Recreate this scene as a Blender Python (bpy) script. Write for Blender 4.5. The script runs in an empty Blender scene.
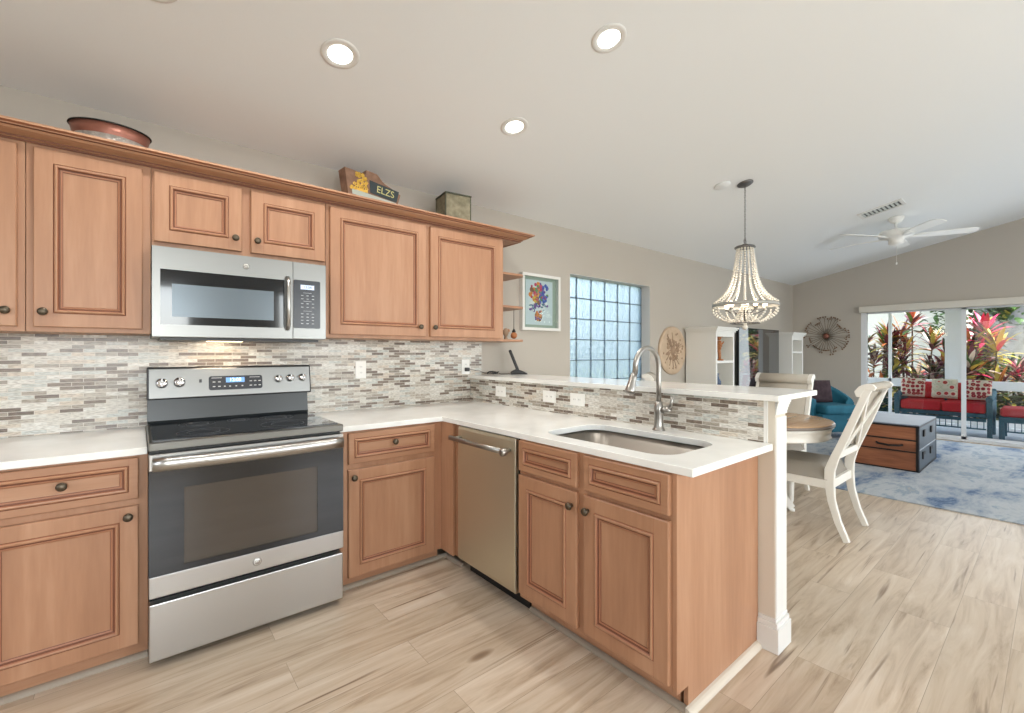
import bpy, math, random
from math import sin, cos, pi, radians
from mathutils import Vector, Matrix
random.seed(7)
SC = bpy.context.scene
COL = SC.collection

# ------------------------------------------------------------ camera, sky, light, exposure
TH = 0.8799
cam_d = bpy.data.cameras.new('camera'); cam_d.sensor_width = 36; cam_d.lens = 36*451.6/1024
cam_d.shift_y = -3.77/1024; cam_d.clip_start = .02; cam_d.clip_end = 200
cam = bpy.data.objects.new('camera', cam_d); COL.objects.link(cam)
cam.location = (0, 0, 1.2794); cam.rotation_euler = (pi/2, 0, TH - pi/2)
SC.camera = cam
SC.view_settings.view_transform = 'Standard'; SC.view_settings.look = 'None'
SC.view_settings.gamma = 1; SC.view_settings.use_curve_mapping = False
SC.view_settings.exposure = 0.12
SC.cycles.use_denoising = True
SC.cycles.max_bounces = 10; SC.cycles.diffuse_bounces = 6; SC.cycles.glossy_bounces = 4
SC.cycles.transmission_bounces = 8; SC.cycles.transparent_max_bounces = 16
SC.cycles.caustics_reflective = False; SC.cycles.caustics_refractive = False
SC.cycles.sample_clamp_indirect = 6

W = bpy.data.worlds.new('sky'); SC.world = W; W.use_nodes = True
nt = W.node_tree; nt.nodes.clear()
wo = nt.nodes.new('ShaderNodeOutputWorld'); bg = nt.nodes.new('ShaderNodeBackground')
sky = nt.nodes.new('ShaderNodeTexSky'); sky.sky_type = 'NISHITA'; sky.sun_disc = False
sky.sun_elevation = radians(50); sky.sun_rotation = radians(200); sky.air_density = 1; sky.dust_density = 2
hs = nt.nodes.new('ShaderNodeHueSaturation'); hs.inputs['Saturation'].default_value = .5; nt.links.new(sky.outputs[0], hs.inputs['Color']); nt.links.new(hs.outputs[0], bg.inputs[0]); nt.links.new(bg.outputs[0], wo.inputs[0])
bg.inputs[1].default_value = .75

def light(name, kind, loc, energy, color=(1, 1, 1), rot=(0, 0, 0), **kw):
    d = bpy.data.lights.new(name, kind); d.energy = energy; d.color = color
    for k, v in kw.items(): setattr(d, k, v)
    o = bpy.data.objects.new(name, d); o.location = loc; o.rotation_euler = rot; COL.objects.link(o)
    return o
light('sun', 'SUN', (0, 0, 20), 6.5, (1, .95, .88), rot=(radians(37), 0, radians(22)), angle=.01)
# fill lamps at added, unseen windows behind the camera; daylight by the sliding doors
FILL = (.88, .96, 1.0)
for x, e_ in ((-0.4, 74), (2.9, 56), (6.3, 42)):
    light('south_fill', 'AREA', (x, -3.3, 1.55), e_, FILL, rot=(radians(98), 0, 0), shape='RECTANGLE', size=2.0, size_y=1.5)
light('slider_daylight', 'AREA', (9.0, .2, 1.0), 30, (.86, .94, 1.0), rot=(0, radians(84), 0), shape='RECTANGLE', size=1.8, size_y=3.4)

# ------------------------------------------------------------ materials
def lin(c):
    return tuple(((v/255)/12.92 if v/255 <= .04045 else ((v/255+.055)/1.055)**2.4) for v in c) + (1,)
MATS = {}
def new_mat(name):
    m = bpy.data.materials.new(name); m.use_nodes = True; MATS[name] = m
    return m, m.node_tree, m.node_tree.nodes['Principled BSDF']
def plain(name, rgb, rough=.5, metal=0, bump=0, bscale=60, var=0, vscale=6, emit=None, estr=0, coat=0, spec=None):
    m, t, b = new_mat(name)
    b.inputs['Base Color'].default_value = lin(rgb); b.inputs['Roughness'].default_value = rough
    b.inputs['Metallic'].default_value = metal; b.inputs['Coat Weight'].default_value = coat
    if spec is not None: b.inputs['Specular IOR Level'].default_value = spec
    if emit: b.inputs['Emission Color'].default_value = lin(emit); b.inputs['Emission Strength'].default_value = estr
    tc = t.nodes.new('ShaderNodeTexCoord')
    n = t.nodes.new('ShaderNodeTexNoise'); n.inputs['Scale'].default_value = vscale; n.inputs['Detail'].default_value = 4
    t.links.new(tc.outputs['Object'], n.inputs['Vector'])
    if var:
        mx = t.nodes.new('ShaderNodeMix'); mx.data_type = 'RGBA'
        mx.inputs['A'].default_value = lin(tuple(max(0, c-var) for c in rgb)); mx.inputs['B'].default_value = lin(tuple(min(255, c+var) for c in rgb))
        t.links.new(n.outputs['Fac'], mx.inputs['Factor']); t.links.new(mx.outputs['Result'], b.inputs['Base Color'])
    if bump:
        n2 = t.nodes.new('ShaderNodeTexNoise'); n2.inputs['Scale'].default_value = bscale
        t.links.new(tc.outputs['Object'], n2.inputs['Vector'])
        bp = t.nodes.new('ShaderNodeBump'); bp.inputs['Strength'].default_value = bump; bp.inputs['Distance'].default_value = .01
        t.links.new(n2.outputs['Fac'], bp.inputs['Height']); t.links.new(bp.outputs[0], b.inputs['Normal'])
    return m
def ramp(t, stops, interp='LINEAR'):
    r = t.nodes.new('ShaderNodeValToRGB'); r.color_ramp.interpolation = interp
    e = r.color_ramp.elements
    while len(e) > 1: e.remove(e[-1])
    e[0].position = stops[0][0]; e[0].color = lin(stops[0][1])
    for p, c in stops[1:]:
        k = e.new(p); k.color = lin(c)
    return r
def vec(t, scale=(1, 1, 1), rot=(0, 0, 0), src='Object', loc=(0, 0, 0), rnd=False):
    tc = t.nodes.new('ShaderNodeTexCoord'); mp = t.nodes.new('ShaderNodeMapping')
    mp.inputs['Scale'].default_value = scale; mp.inputs['Rotation'].default_value = rot; mp.inputs['Location'].default_value = loc
    if rnd:
        oi = t.nodes.new('ShaderNodeObjectInfo'); ad = t.nodes.new('ShaderNodeVectorMath'); ad.operation = 'MULTIPLY_ADD'
        ad.inputs[1].default_value = (7, 5, 9)
        t.links.new(oi.outputs['Random'], ad.inputs[0]); t.links.new(tc.outputs[src], ad.inputs[2])
        t.links.new(ad.outputs[0], mp.inputs['Vector'])
    else:
        t.links.new(tc.outputs[src], mp.inputs['Vector'])
    return mp.outputs[0]
def wood(name, c1, c2, c3, axis='Z', rough=.42, fine=1.0):
    m, t, b = new_mat(name)
    s = {'Z': (9, 9, .9), 'X': (.9, 9, 9), 'Y': (9, .9, 9)}[axis]; s = tuple(v*fine for v in s)
    v = vec(t, s, rnd=True)
    n = t.nodes.new('ShaderNodeTexNoise'); n.inputs['Scale'].default_value = 1.0; n.inputs['Detail'].default_value = 6; n.inputs['Distortion'].default_value = .6
    t.links.new(v, n.inputs['Vector'])
    v2 = vec(t, tuple(q*7 for q in s), rnd=True)
    n2 = t.nodes.new('ShaderNodeTexNoise'); n2.inputs['Scale'].default_value = 1.0; n2.inputs['Detail'].default_value = 3
    t.links.new(v2, n2.inputs['Vector'])
    ma = t.nodes.new('ShaderNodeMath'); ma.operation = 'MULTIPLY_ADD'; ma.inputs[1].default_value = .35
    t.links.new(n2.outputs['Fac'], ma.inputs[0]); t.links.new(n.outputs['Fac'], ma.inputs[2])
    r = ramp(t, [(.40, c1), (.68, c2), (.95, c3)])
    t.links.new(ma.outputs[0], r.inputs[0]); t.links.new(r.outputs[0], b.inputs['Base Color'])
    b.inputs['Roughness'].default_value = rough
    return m
CW = ((155, 112, 84), (169, 125, 95), (182, 140, 110))
wood('maple_v', *CW, axis='Z'); wood('maple_h', *CW, axis='X'); wood('maple_y', *CW, axis='Y')
plain('glaze', (112, 66, 44), .5); plain('glaze_soft', (160, 108, 80), .45)
plain('wall_paint', (186, 179, 169), .85, bump=.05, bscale=180)
plain('ceiling_paint', (236, 238, 238), .9, bump=.04, bscale=120)
plain('white_trim', (224, 223, 219), .4)
plain('post_beige', (212, 203, 188), .6)
plain('shoe_pale', (208, 198, 182), .5); plain('shoe_beige', (158, 146, 130), .5)
plain('black', (18, 18, 20), .35); plain('black_satin', (38, 42, 44), .3); plain('black_gloss', (20, 25, 30), .08, coat=.5); plain('rubber', (25, 25, 25), .8)
plain('cook_glass', (16, 20, 30), .05, coat=.5)
plain('knob_bronze', (92, 82, 68), .38, metal=.8, var=25, vscale=60)
plain('chrome', (225, 225, 228), .12, metal=1); plain('nickel', (168, 165, 160), .33, metal=1)
plain('white_plastic', (240, 240, 236), .35)
plain('display_dark', (38, 42, 50), .25)
plain('display_blue', (40, 60, 90), .3, emit=(120, 170, 235), estr=1.2)
plain('display_lcd', (190, 205, 225), .3, emit=(190, 210, 240), estr=.6)
plain('icon_grey', (175, 178, 182), .5); plain('digit_dark', (60, 60, 90), .5)
def steel(name, rgb, rough, axis, metal=1.0):
    m, t, b = new_mat(name)
    b.inputs['Base Color'].default_value = lin(rgb); b.inputs['Metallic'].default_value = metal; b.inputs['Roughness'].default_value = rough
    s = {'X': (2, 400, 400), 'Z': (400, 400, 2)}[axis]
    v = vec(t, s); n = t.nodes.new('ShaderNodeTexNoise'); n.inputs['Scale'].default_value = 1
    t.links.new(v, n.inputs['Vector'])
    bp = t.nodes.new('ShaderNodeBump'); bp.inputs['Strength'].default_value = .06; bp.inputs['Distance'].default_value = .002
    t.links.new(n.outputs['Fac'], bp.inputs['Height']); t.links.new(bp.outputs[0], b.inputs['Normal'])
    return m
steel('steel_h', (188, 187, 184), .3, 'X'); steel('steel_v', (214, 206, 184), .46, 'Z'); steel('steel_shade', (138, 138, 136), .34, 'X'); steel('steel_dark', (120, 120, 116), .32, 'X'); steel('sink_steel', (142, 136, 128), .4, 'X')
# quartz
m, t, b = new_mat('quartz')
n = t.nodes.new('ShaderNodeTexNoise'); n.inputs['Scale'].default_value = 5; n.inputs['Detail'].default_value = 8
t.links.new(vec(t), n.inputs['Vector']); r = ramp(t, [(.3, (228, 228, 224)), (.6, (240, 240, 236))])
t.links.new(n.outputs['Fac'], r.inputs[0]); t.links.new(r.outputs[0], b.inputs['Base Color'])
b.inputs['Roughness'].default_value = .16
# mosaic tile: x along the wall comes from object X or Y
def mosaic(name, rot):
    m, t, b = new_mat(name)
    tc = t.nodes.new('ShaderNodeTexCoord'); sx = t.nodes.new('ShaderNodeSeparateXYZ'); cx = t.nodes.new('ShaderNodeCombineXYZ')
    t.links.new(tc.outputs['Object'], sx.inputs[0])
    t.links.new(sx.outputs['Y' if rot else 'X'], cx.inputs[0]); t.links.new(sx.outputs['Z'], cx.inputs[1])
    bk = t.nodes.new('ShaderNodeTexBrick'); bk.offset = .5; bk.offset_frequency = 2; bk.squash = 1
    for k, v in (('Color1', (0, 0, 0, 1)), ('Color2', (1, 1, 1, 1)), ('Mortar', (0, 0, 0, 1)), ('Scale', 1), ('Mortar Size', .0011), ('Mortar Smooth', .1), ('Bias', 0), ('Brick Width', .084), ('Row Height', .0183)):
        bk.inputs[k].default_value = v
    t.links.new(cx.outputs[0], bk.inputs['Vector'])
    pal = ramp(t, [(0, (124, 111, 101)), (.09, (218, 214, 205)), (.30, (190, 182, 170)), (.40, (228, 226, 219)), (.55, (172, 164, 152)), (.63, (205, 208, 203)), (.78, (134, 120, 108)), (.86, (214, 203, 188)), (.95, (150, 142, 132))], 'CONSTANT')
    t.links.new(bk.outputs['Color'], pal.inputs[0])
    n = t.nodes.new('ShaderNodeTexNoise'); n.inputs['Scale'].default_value = 45; n.inputs['Detail'].default_value = 5
    mp = t.nodes.new('ShaderNodeMapping'); mp.inputs['Scale'].default_value = (1, 4, 1)
    t.links.new(cx.outputs[0], mp.inputs[0]); t.links.new(mp.outputs[0], n.inputs['Vector'])
    r2 = ramp(t, [(.35, (190, 186, 182)), (.6, (255, 255, 255))])
    t.links.new(n.outputs['Fac'], r2.inputs[0])
    mul = t.nodes.new('ShaderNodeMix'); mul.data_type = 'RGBA'; mul.blend_type = 'MULTIPLY'; mul.inputs['Factor'].default_value = .8
    t.links.new(pal.outputs[0], mul.inputs['A']); t.links.new(r2.outputs[0], mul.inputs['B'])
    mx = t.nodes.new('ShaderNodeMix'); mx.data_type = 'RGBA'; mx.inputs['B'].default_value = lin((212, 206, 196))
    t.links.new(bk.outputs['Fac'], mx.inputs['Factor']); t.links.new(mul.outputs['Result'], mx.inputs['A'])
    t.links.new(mx.outputs['Result'], b.inputs['Base Color'])
    b.inputs['Roughness'].default_value = .25
    bp = t.nodes.new('ShaderNodeBump'); bp.invert = True; bp.inputs['Strength'].default_value = .5; bp.inputs['Distance'].default_value = .001
    t.links.new(bk.outputs['Fac'], bp.inputs['Height']); t.links.new(bp.outputs[0], b.inputs['Normal'])
mosaic('mosaic_x', False); mosaic('mosaic_y', True)
# plank floor
m, t, b = new_mat('plank_floor')
bk = t.nodes.new('ShaderNodeTexBrick'); bk.offset = .37; bk.offset_frequency = 2
for k, v in (('Color1', (0, 0, 0, 1)), ('Color2', (1, 1, 1, 1)), ('Mortar', (.5, .5, .5, 1)), ('Scale', 1), ('Mortar Size', .0011), ('Mortar Smooth', .3), ('Brick Width', 1.22), ('Row Height', .19)):
    bk.inputs[k].default_value = v
t.links.new(vec(t, loc=(.3, .06, 0)), bk.inputs['Vector'])
sc3 = t.nodes.new('ShaderNodeVectorMath'); sc3.operation = 'MULTIPLY_ADD'; sc3.inputs[1].default_value = (31, 17, 5)
t.links.new(bk.outputs['Color'], sc3.inputs[0])
t.links.new(vec(t, (1.5, 15, 1)), sc3.inputs[2])
n1 = t.nodes.new('ShaderNodeTexNoise'); n1.inputs['Scale'].default_value = 1.1; n1.inputs['Detail'].default_value = 9; n1.inputs['Distortion'].default_value = .9; n1.inputs['Roughness'].default_value = .62
t.links.new(sc3.outputs[0], n1.inputs['Vector'])
r = ramp(t, [(.24, (136, 114, 94)), (.37, (184, 165, 143)), (.50, (204, 187, 166)), (.70, (218, 205, 188))])
t.links.new(n1.outputs['Fac'], r.inputs[0])
tint = ramp(t, [(0, (234, 229, 222)), (.5, (244, 241, 237)), (1, (255, 253, 251))]); t.links.new(bk.outputs['Color'], tint.inputs[0])
mul = t.nodes.new('ShaderNodeMix'); mul.data_type = 'RGBA'; mul.blend_type = 'MULTIPLY'; mul.inputs['Factor'].default_value = 1
t.links.new(r.outputs[0], mul.inputs['A']); t.links.new(tint.outputs[0], mul.inputs['B'])
# knots
kv = t.nodes.new('ShaderNodeVectorMath'); kv.operation = 'MULTIPLY_ADD'; kv.inputs[1].default_value = (3.3, 1.7, 0)
t.links.new(bk.outputs['Color'], kv.inputs[0]); t.links.new(vec(t, (1.3, 3.6, 1)), kv.inputs[2])
vo = t.nodes.new('ShaderNodeTexVoronoi'); vo.inputs['Scale'].default_value = 1.0; t.links.new(kv.outputs[0], vo.inputs['Vector'])
kr = ramp(t, [(0, (92, 72, 56)), (.05, (165, 145, 124)), (.10, (255, 255, 255))]); t.links.new(vo.outputs['Distance'], kr.inputs[0])
mul2 = t.nodes.new('ShaderNodeMix'); mul2.data_type = 'RGBA'; mul2.blend_type = 'MULTIPLY'; mul2.inputs['Factor'].default_value = .75
t.links.new(mul.outputs['Result'], mul2.inputs['A']); t.links.new(kr.outputs[0], mul2.inputs['B'])
nk = t.nodes.new('ShaderNodeTexNoise'); nk.inputs['Scale'].default_value = 1; nk.inputs['Detail'].default_value = 3; nk.inputs['Distortion'].default_value = .5
kv2 = t.nodes.new('ShaderNodeVectorMath'); kv2.operation = 'MULTIPLY_ADD'; kv2.inputs[1].default_value = (13, 29, 0)
t.links.new(bk.outputs['Color'], kv2.inputs[0]); t.links.new(vec(t, (1.1, 24, 1)), kv2.inputs[2]); t.links.new(kv2.outputs[0], nk.inputs['Vector'])
ck = ramp(t, [(.64, (255, 255, 255)), (.72, (150, 130, 112)), (.78, (120, 100, 84))]); t.links.new(nk.outputs['Fac'], ck.inputs[0])
mul3 = t.nodes.new('ShaderNodeMix'); mul3.data_type = 'RGBA'; mul3.blend_type = 'MULTIPLY'; mul3.inputs['Factor'].default_value = .8
t.links.new(mul2.outputs['Result'], mul3.inputs['A']); t.links.new(ck.outputs[0], mul3.inputs['B']); mul2 = mul3
mx = t.nodes.new('ShaderNodeMix'); mx.data_type = 'RGBA'; mx.inputs['B'].default_value = lin((158, 140, 120))
t.links.new(bk.outputs['Fac'], mx.inputs['Factor']); t.links.new(mul2.outputs['Result'], mx.inputs['A']); t.links.new(mx.outputs['Result'], b.inputs['Base Color'])
b.inputs['Roughness'].default_value = .36
# rug
m, t, b = new_mat('rug_blue')
n1 = t.nodes.new('ShaderNodeTexNoise'); n1.inputs['Scale'].default_value = 1.0; n1.inputs['Detail'].default_value = 10; n1.inputs['Distortion'].default_value = .35; n1.inputs['Roughness'].default_value = .7
t.links.new(vec(t, (1.3, 2.6, 1)), n1.inputs['Vector'])
r = ramp(t, [(.31, (48, 72, 108)), (.38, (96, 118, 146)), (.44, (148, 158, 170)), (.55, (182, 186, 188)), (.61, (140, 154, 168)), (.70, (176, 172, 166))])
t.links.new(n1.outputs['Fac'], r.inputs[0]); t.links.new(r.outputs[0], b.inputs['Base Color']); b.inputs['Roughness'].default_value = .95
# window glass: clear pane with its real mirror reflection; mixc adds a painted tone
def pane_mat(name, tintc, ior=1.45, gloss=.02, bump=0, mixc=None):
    m, t, b = new_mat(name); t.nodes.remove(b)
    out = [n for n in t.nodes if n.type == 'OUTPUT_MATERIAL'][0]
    tr = t.nodes.new('ShaderNodeBsdfTransparent'); tr.inputs[0].default_value = lin(tintc)
    gl = t.nodes.new('ShaderNodeBsdfGlossy'); gl.inputs['Roughness'].default_value = gloss
    fr = t.nodes.new('ShaderNodeFresnel'); fr.inputs[0].default_value = ior
    mx = t.nodes.new('ShaderNodeMixShader'); t.links.new(fr.outputs[0], mx.inputs[0]); t.links.new(tr.outputs[0], mx.inputs[1]); t.links.new(gl.outputs[0], mx.inputs[2])
    last = mx
    if mixc:
        df = t.nodes.new('ShaderNodeBsdfDiffuse'); df.inputs[0].default_value = lin(mixc[0])
        m2 = t.nodes.new('ShaderNodeMixShader'); m2.inputs[0].default_value = mixc[1]
        t.links.new(mx.outputs[0], m2.inputs[1]); t.links.new(df.outputs[0], m2.inputs[2]); last = m2
    if bump:
        n = t.nodes.new('ShaderNodeTexNoise'); n.inputs['Scale'].default_value = bump; n.inputs['Distortion'].default_value = 1
        t.links.new(vec(t), n.inputs['Vector']); bp = t.nodes.new('ShaderNodeBump'); bp.inputs['Strength'].default_value = 1; bp.inputs['Distance'].default_value = .02
        t.links.new(n.outputs['Fac'], bp.inputs['Height'])
        for q in (gl, fr): t.links.new(bp.outputs[0], q.inputs['Normal'])
        if mixc: t.links.new(bp.outputs[0], df.inputs['Normal'])
    t.links.new(last.outputs[0], out.inputs[0])
    return m
pane_mat('clear_glass', (253, 254, 254))
pane_mat('oven_glass', (150, 146, 140), 1.7, .05, mixc=((120, 110, 100), .35)); pane_mat('frame_glass', (246, 250, 250), 1.1, .02)  # oven glass has the floor's brown reflection mixed into its colour
# wavy glass of the blocks
m, t, b = new_mat('block_glass')
b.inputs['Base Color'].default_value = lin((236, 246, 250)); b.inputs['Transmission Weight'].default_value = 1; b.inputs['Roughness'].default_value = .08; b.inputs['IOR'].default_value = 1.3
n = t.nodes.new('ShaderNodeTexNoise'); n.inputs['Scale'].default_value = 1; n.inputs['Detail'].default_value = 2; n.inputs['Distortion'].default_value = 1.5
t.links.new(vec(t, (34, 34, 15)), n.inputs['Vector']); bp = t.nodes.new('ShaderNodeBump'); bp.inputs['Strength'].default_value = .8; bp.inputs['Distance'].default_value = .015
t.links.new(n.outputs['Fac'], bp.inputs['Height']); t.links.new(bp.outputs[0], b.inputs['Normal'])
tl = t.nodes.new('ShaderNodeBsdfTranslucent'); tl.inputs[0].default_value = lin((186, 208, 226)); t.links.new(bp.outputs[0], tl.inputs['Normal'])
tp = t.nodes.new('ShaderNodeBsdfTransparent'); m1 = t.nodes.new('ShaderNodeMixShader'); m1.inputs[0].default_value = .5; m2 = t.nodes.new('ShaderNodeMixShader'); m2.inputs[0].default_value = .03
out = [q for q in t.nodes if q.type == 'OUTPUT_MATERIAL'][0]
t.links.new(b.outputs[0], m1.inputs[1]); t.links.new(tl.outputs[0], m1.inputs[2]); t.links.new(m1.outputs[0], m2.inputs[1]); t.links.new(tp.outputs[0], m2.inputs[2]); t.links.new(m2.outputs[0], out.inputs[0])
plain('block_joint', (84, 96, 106), .6)
plain('copper', (140, 88, 72), .4, metal=.5, var=30, vscale=8); plain('hammered', (172, 164, 156), .4, metal=.5, bump=.9, bscale=60, var=50, vscale=45)
plain('dark_iron', (40, 36, 34), .5, metal=.5)
plain('old_wood', (122, 88, 66), .75, var=40, vscale=20); plain('sign_dark', (34, 48, 52), .6, var=10); plain('sign_yellow', (222, 178, 70), .6, var=20, vscale=40); plain('sign_pale', (176, 182, 172), .7, var=12)
plain('sign_letter', (196, 192, 128), .6)
plain('box_green', (112, 104, 78), .7, var=50, vscale=26); plain('box_edge', (62, 64, 46), .6)
plain('pane_grey', (186, 190, 184), .6)
plain('mat_green', (162, 172, 158), .8); plain('art_paper', (206, 214, 218), .7)
for nm, c in (('petal_orange', (228, 140, 70)), ('petal_pink', (206, 80, 110)), ('petal_blue', (80, 100, 180)), ('petal_purple', (120, 90, 150)), ('petal_yellow', (226, 190, 90)), ('petal_green', (110, 150, 100)), ('petal_teal', (80, 130, 140)), ('petal_brown', (150, 105, 80)), ('petal_white', (225, 225, 225))):
    plain(nm, c, .5)
plain('plate_wood', (196, 172, 146), .7, var=22, vscale=9); plain('plate_dark', (156, 130, 106), .8, var=20, vscale=20)
plain('clay', (176, 112, 66), .6, var=25, vscale=30); plain('vase_blue', (70, 90, 120), .25)
plain('furniture_white', (232, 231, 226), .45); plain('shelf_back', (206, 196, 176), .7)
plain('tv_black', (20, 21, 24), .12); plain('tv_screen', (24, 26, 30), .03, coat=1, spec=1)
plain('bead', (234, 229, 219), .4, bump=0); plain('ring_silver', (176, 174, 168), .5, metal=.3, var=20, vscale=20); plain('pewter', (112, 110, 108), .4, metal=.7, var=20)
plain('bulb', (255, 240, 215), .4, emit=(255, 226, 180), estr=7)
plain('can_lens', (255, 255, 255), .4, emit=(255, 250, 240), estr=9)
wood('table_wood', (150, 116, 84), (180, 146, 110), (200, 168, 132), axis='X', rough=.22)
plain('chair_white', (230, 227, 219), .45); plain('chair_cloth', (146, 139, 128), .85, bump=.2, bscale=300); plain('back_cloth', (184, 176, 163), .85, bump=.2, bscale=300)
plain('teal_velvet', (24, 100, 122), .75, var=22, vscale=7, bump=.1, bscale=40); plain('plaid_dark', (52, 34, 40), .9, var=30, vscale=14)
wood('trunk_wood', (96, 54, 32), (140, 84, 54), (172, 112, 74), axis='Y', rough=.5)
plain('trunk_steel', (70, 80, 90), .5, metal=.3, var=12); plain('trunk_top', (126, 134, 146), .45, metal=.2, var=8)
plain('wicker_teal', (54, 104, 124), .7, bump=.8, bscale=90, var=14, vscale=40); plain('cushion_red', (204, 38, 54), .85, var=10)
plain('lanai_floor', (200, 210, 220), .6, var=8); plain('outdoor_red', (150, 84, 84), .9, var=14, vscale=10)
plain('lanai_frame', (226, 229, 232), .5); plain('neighbour_wall', (204, 204, 200), .9, var=5); plain('house_roof', (120, 108, 100), .8)
plain('bark', (124, 122, 124), .9, bump=1, bscale=9, var=60, vscale=4); plain('stem', (110, 90, 70), .8)
plain('lawn', (146, 152, 106), .95, var=30, vscale=3)
for nm, c in (('leaf_maroon', (98, 36, 56)), ('leaf_pink', (214, 48, 96)), ('leaf_green', (70, 104, 48)), ('leaf_yellow', (206, 190, 84)), ('leaf_orange', (196, 112, 62)), ('leaf_pale', (226, 206, 196)), ('leaf_dark', (40, 58, 36))):
    mm = plain(nm, c, .4, var=14, vscale=5)
    mm.node_tree.nodes['Principled BSDF'].inputs['Transmission Weight'].default_value = 0
# floral pillow cloths
def floral(name, scale, stops):
    m, t, b = new_mat(name); vo = t.nodes.new('ShaderNodeTexVoronoi'); vo.inputs['Scale'].default_value = scale; vo.inputs['Randomness'].default_value = .45
    t.links.new(vec(t), vo.inputs['Vector']); r = ramp(t, stops, 'CONSTANT'); t.links.new(vo.outputs['Distance'], r.inputs[0]); t.links.new(r.outputs[0], b.inputs['Base Color']); b.inputs['Roughness'].default_value = .9
floral('floral_red', 16, [(0, (214, 150, 110)), (.12, (150, 30, 48)), (.36, (196, 60, 74)), (.44, (228, 216, 200))])
floral('floral_cream', 11, [(0, (196, 160, 90)), (.1, (180, 40, 50)), (.26, (214, 96, 84)), (.32, (226, 220, 202)), (.56, (170, 180, 150)), (.6, (226, 220, 202))])

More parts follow.
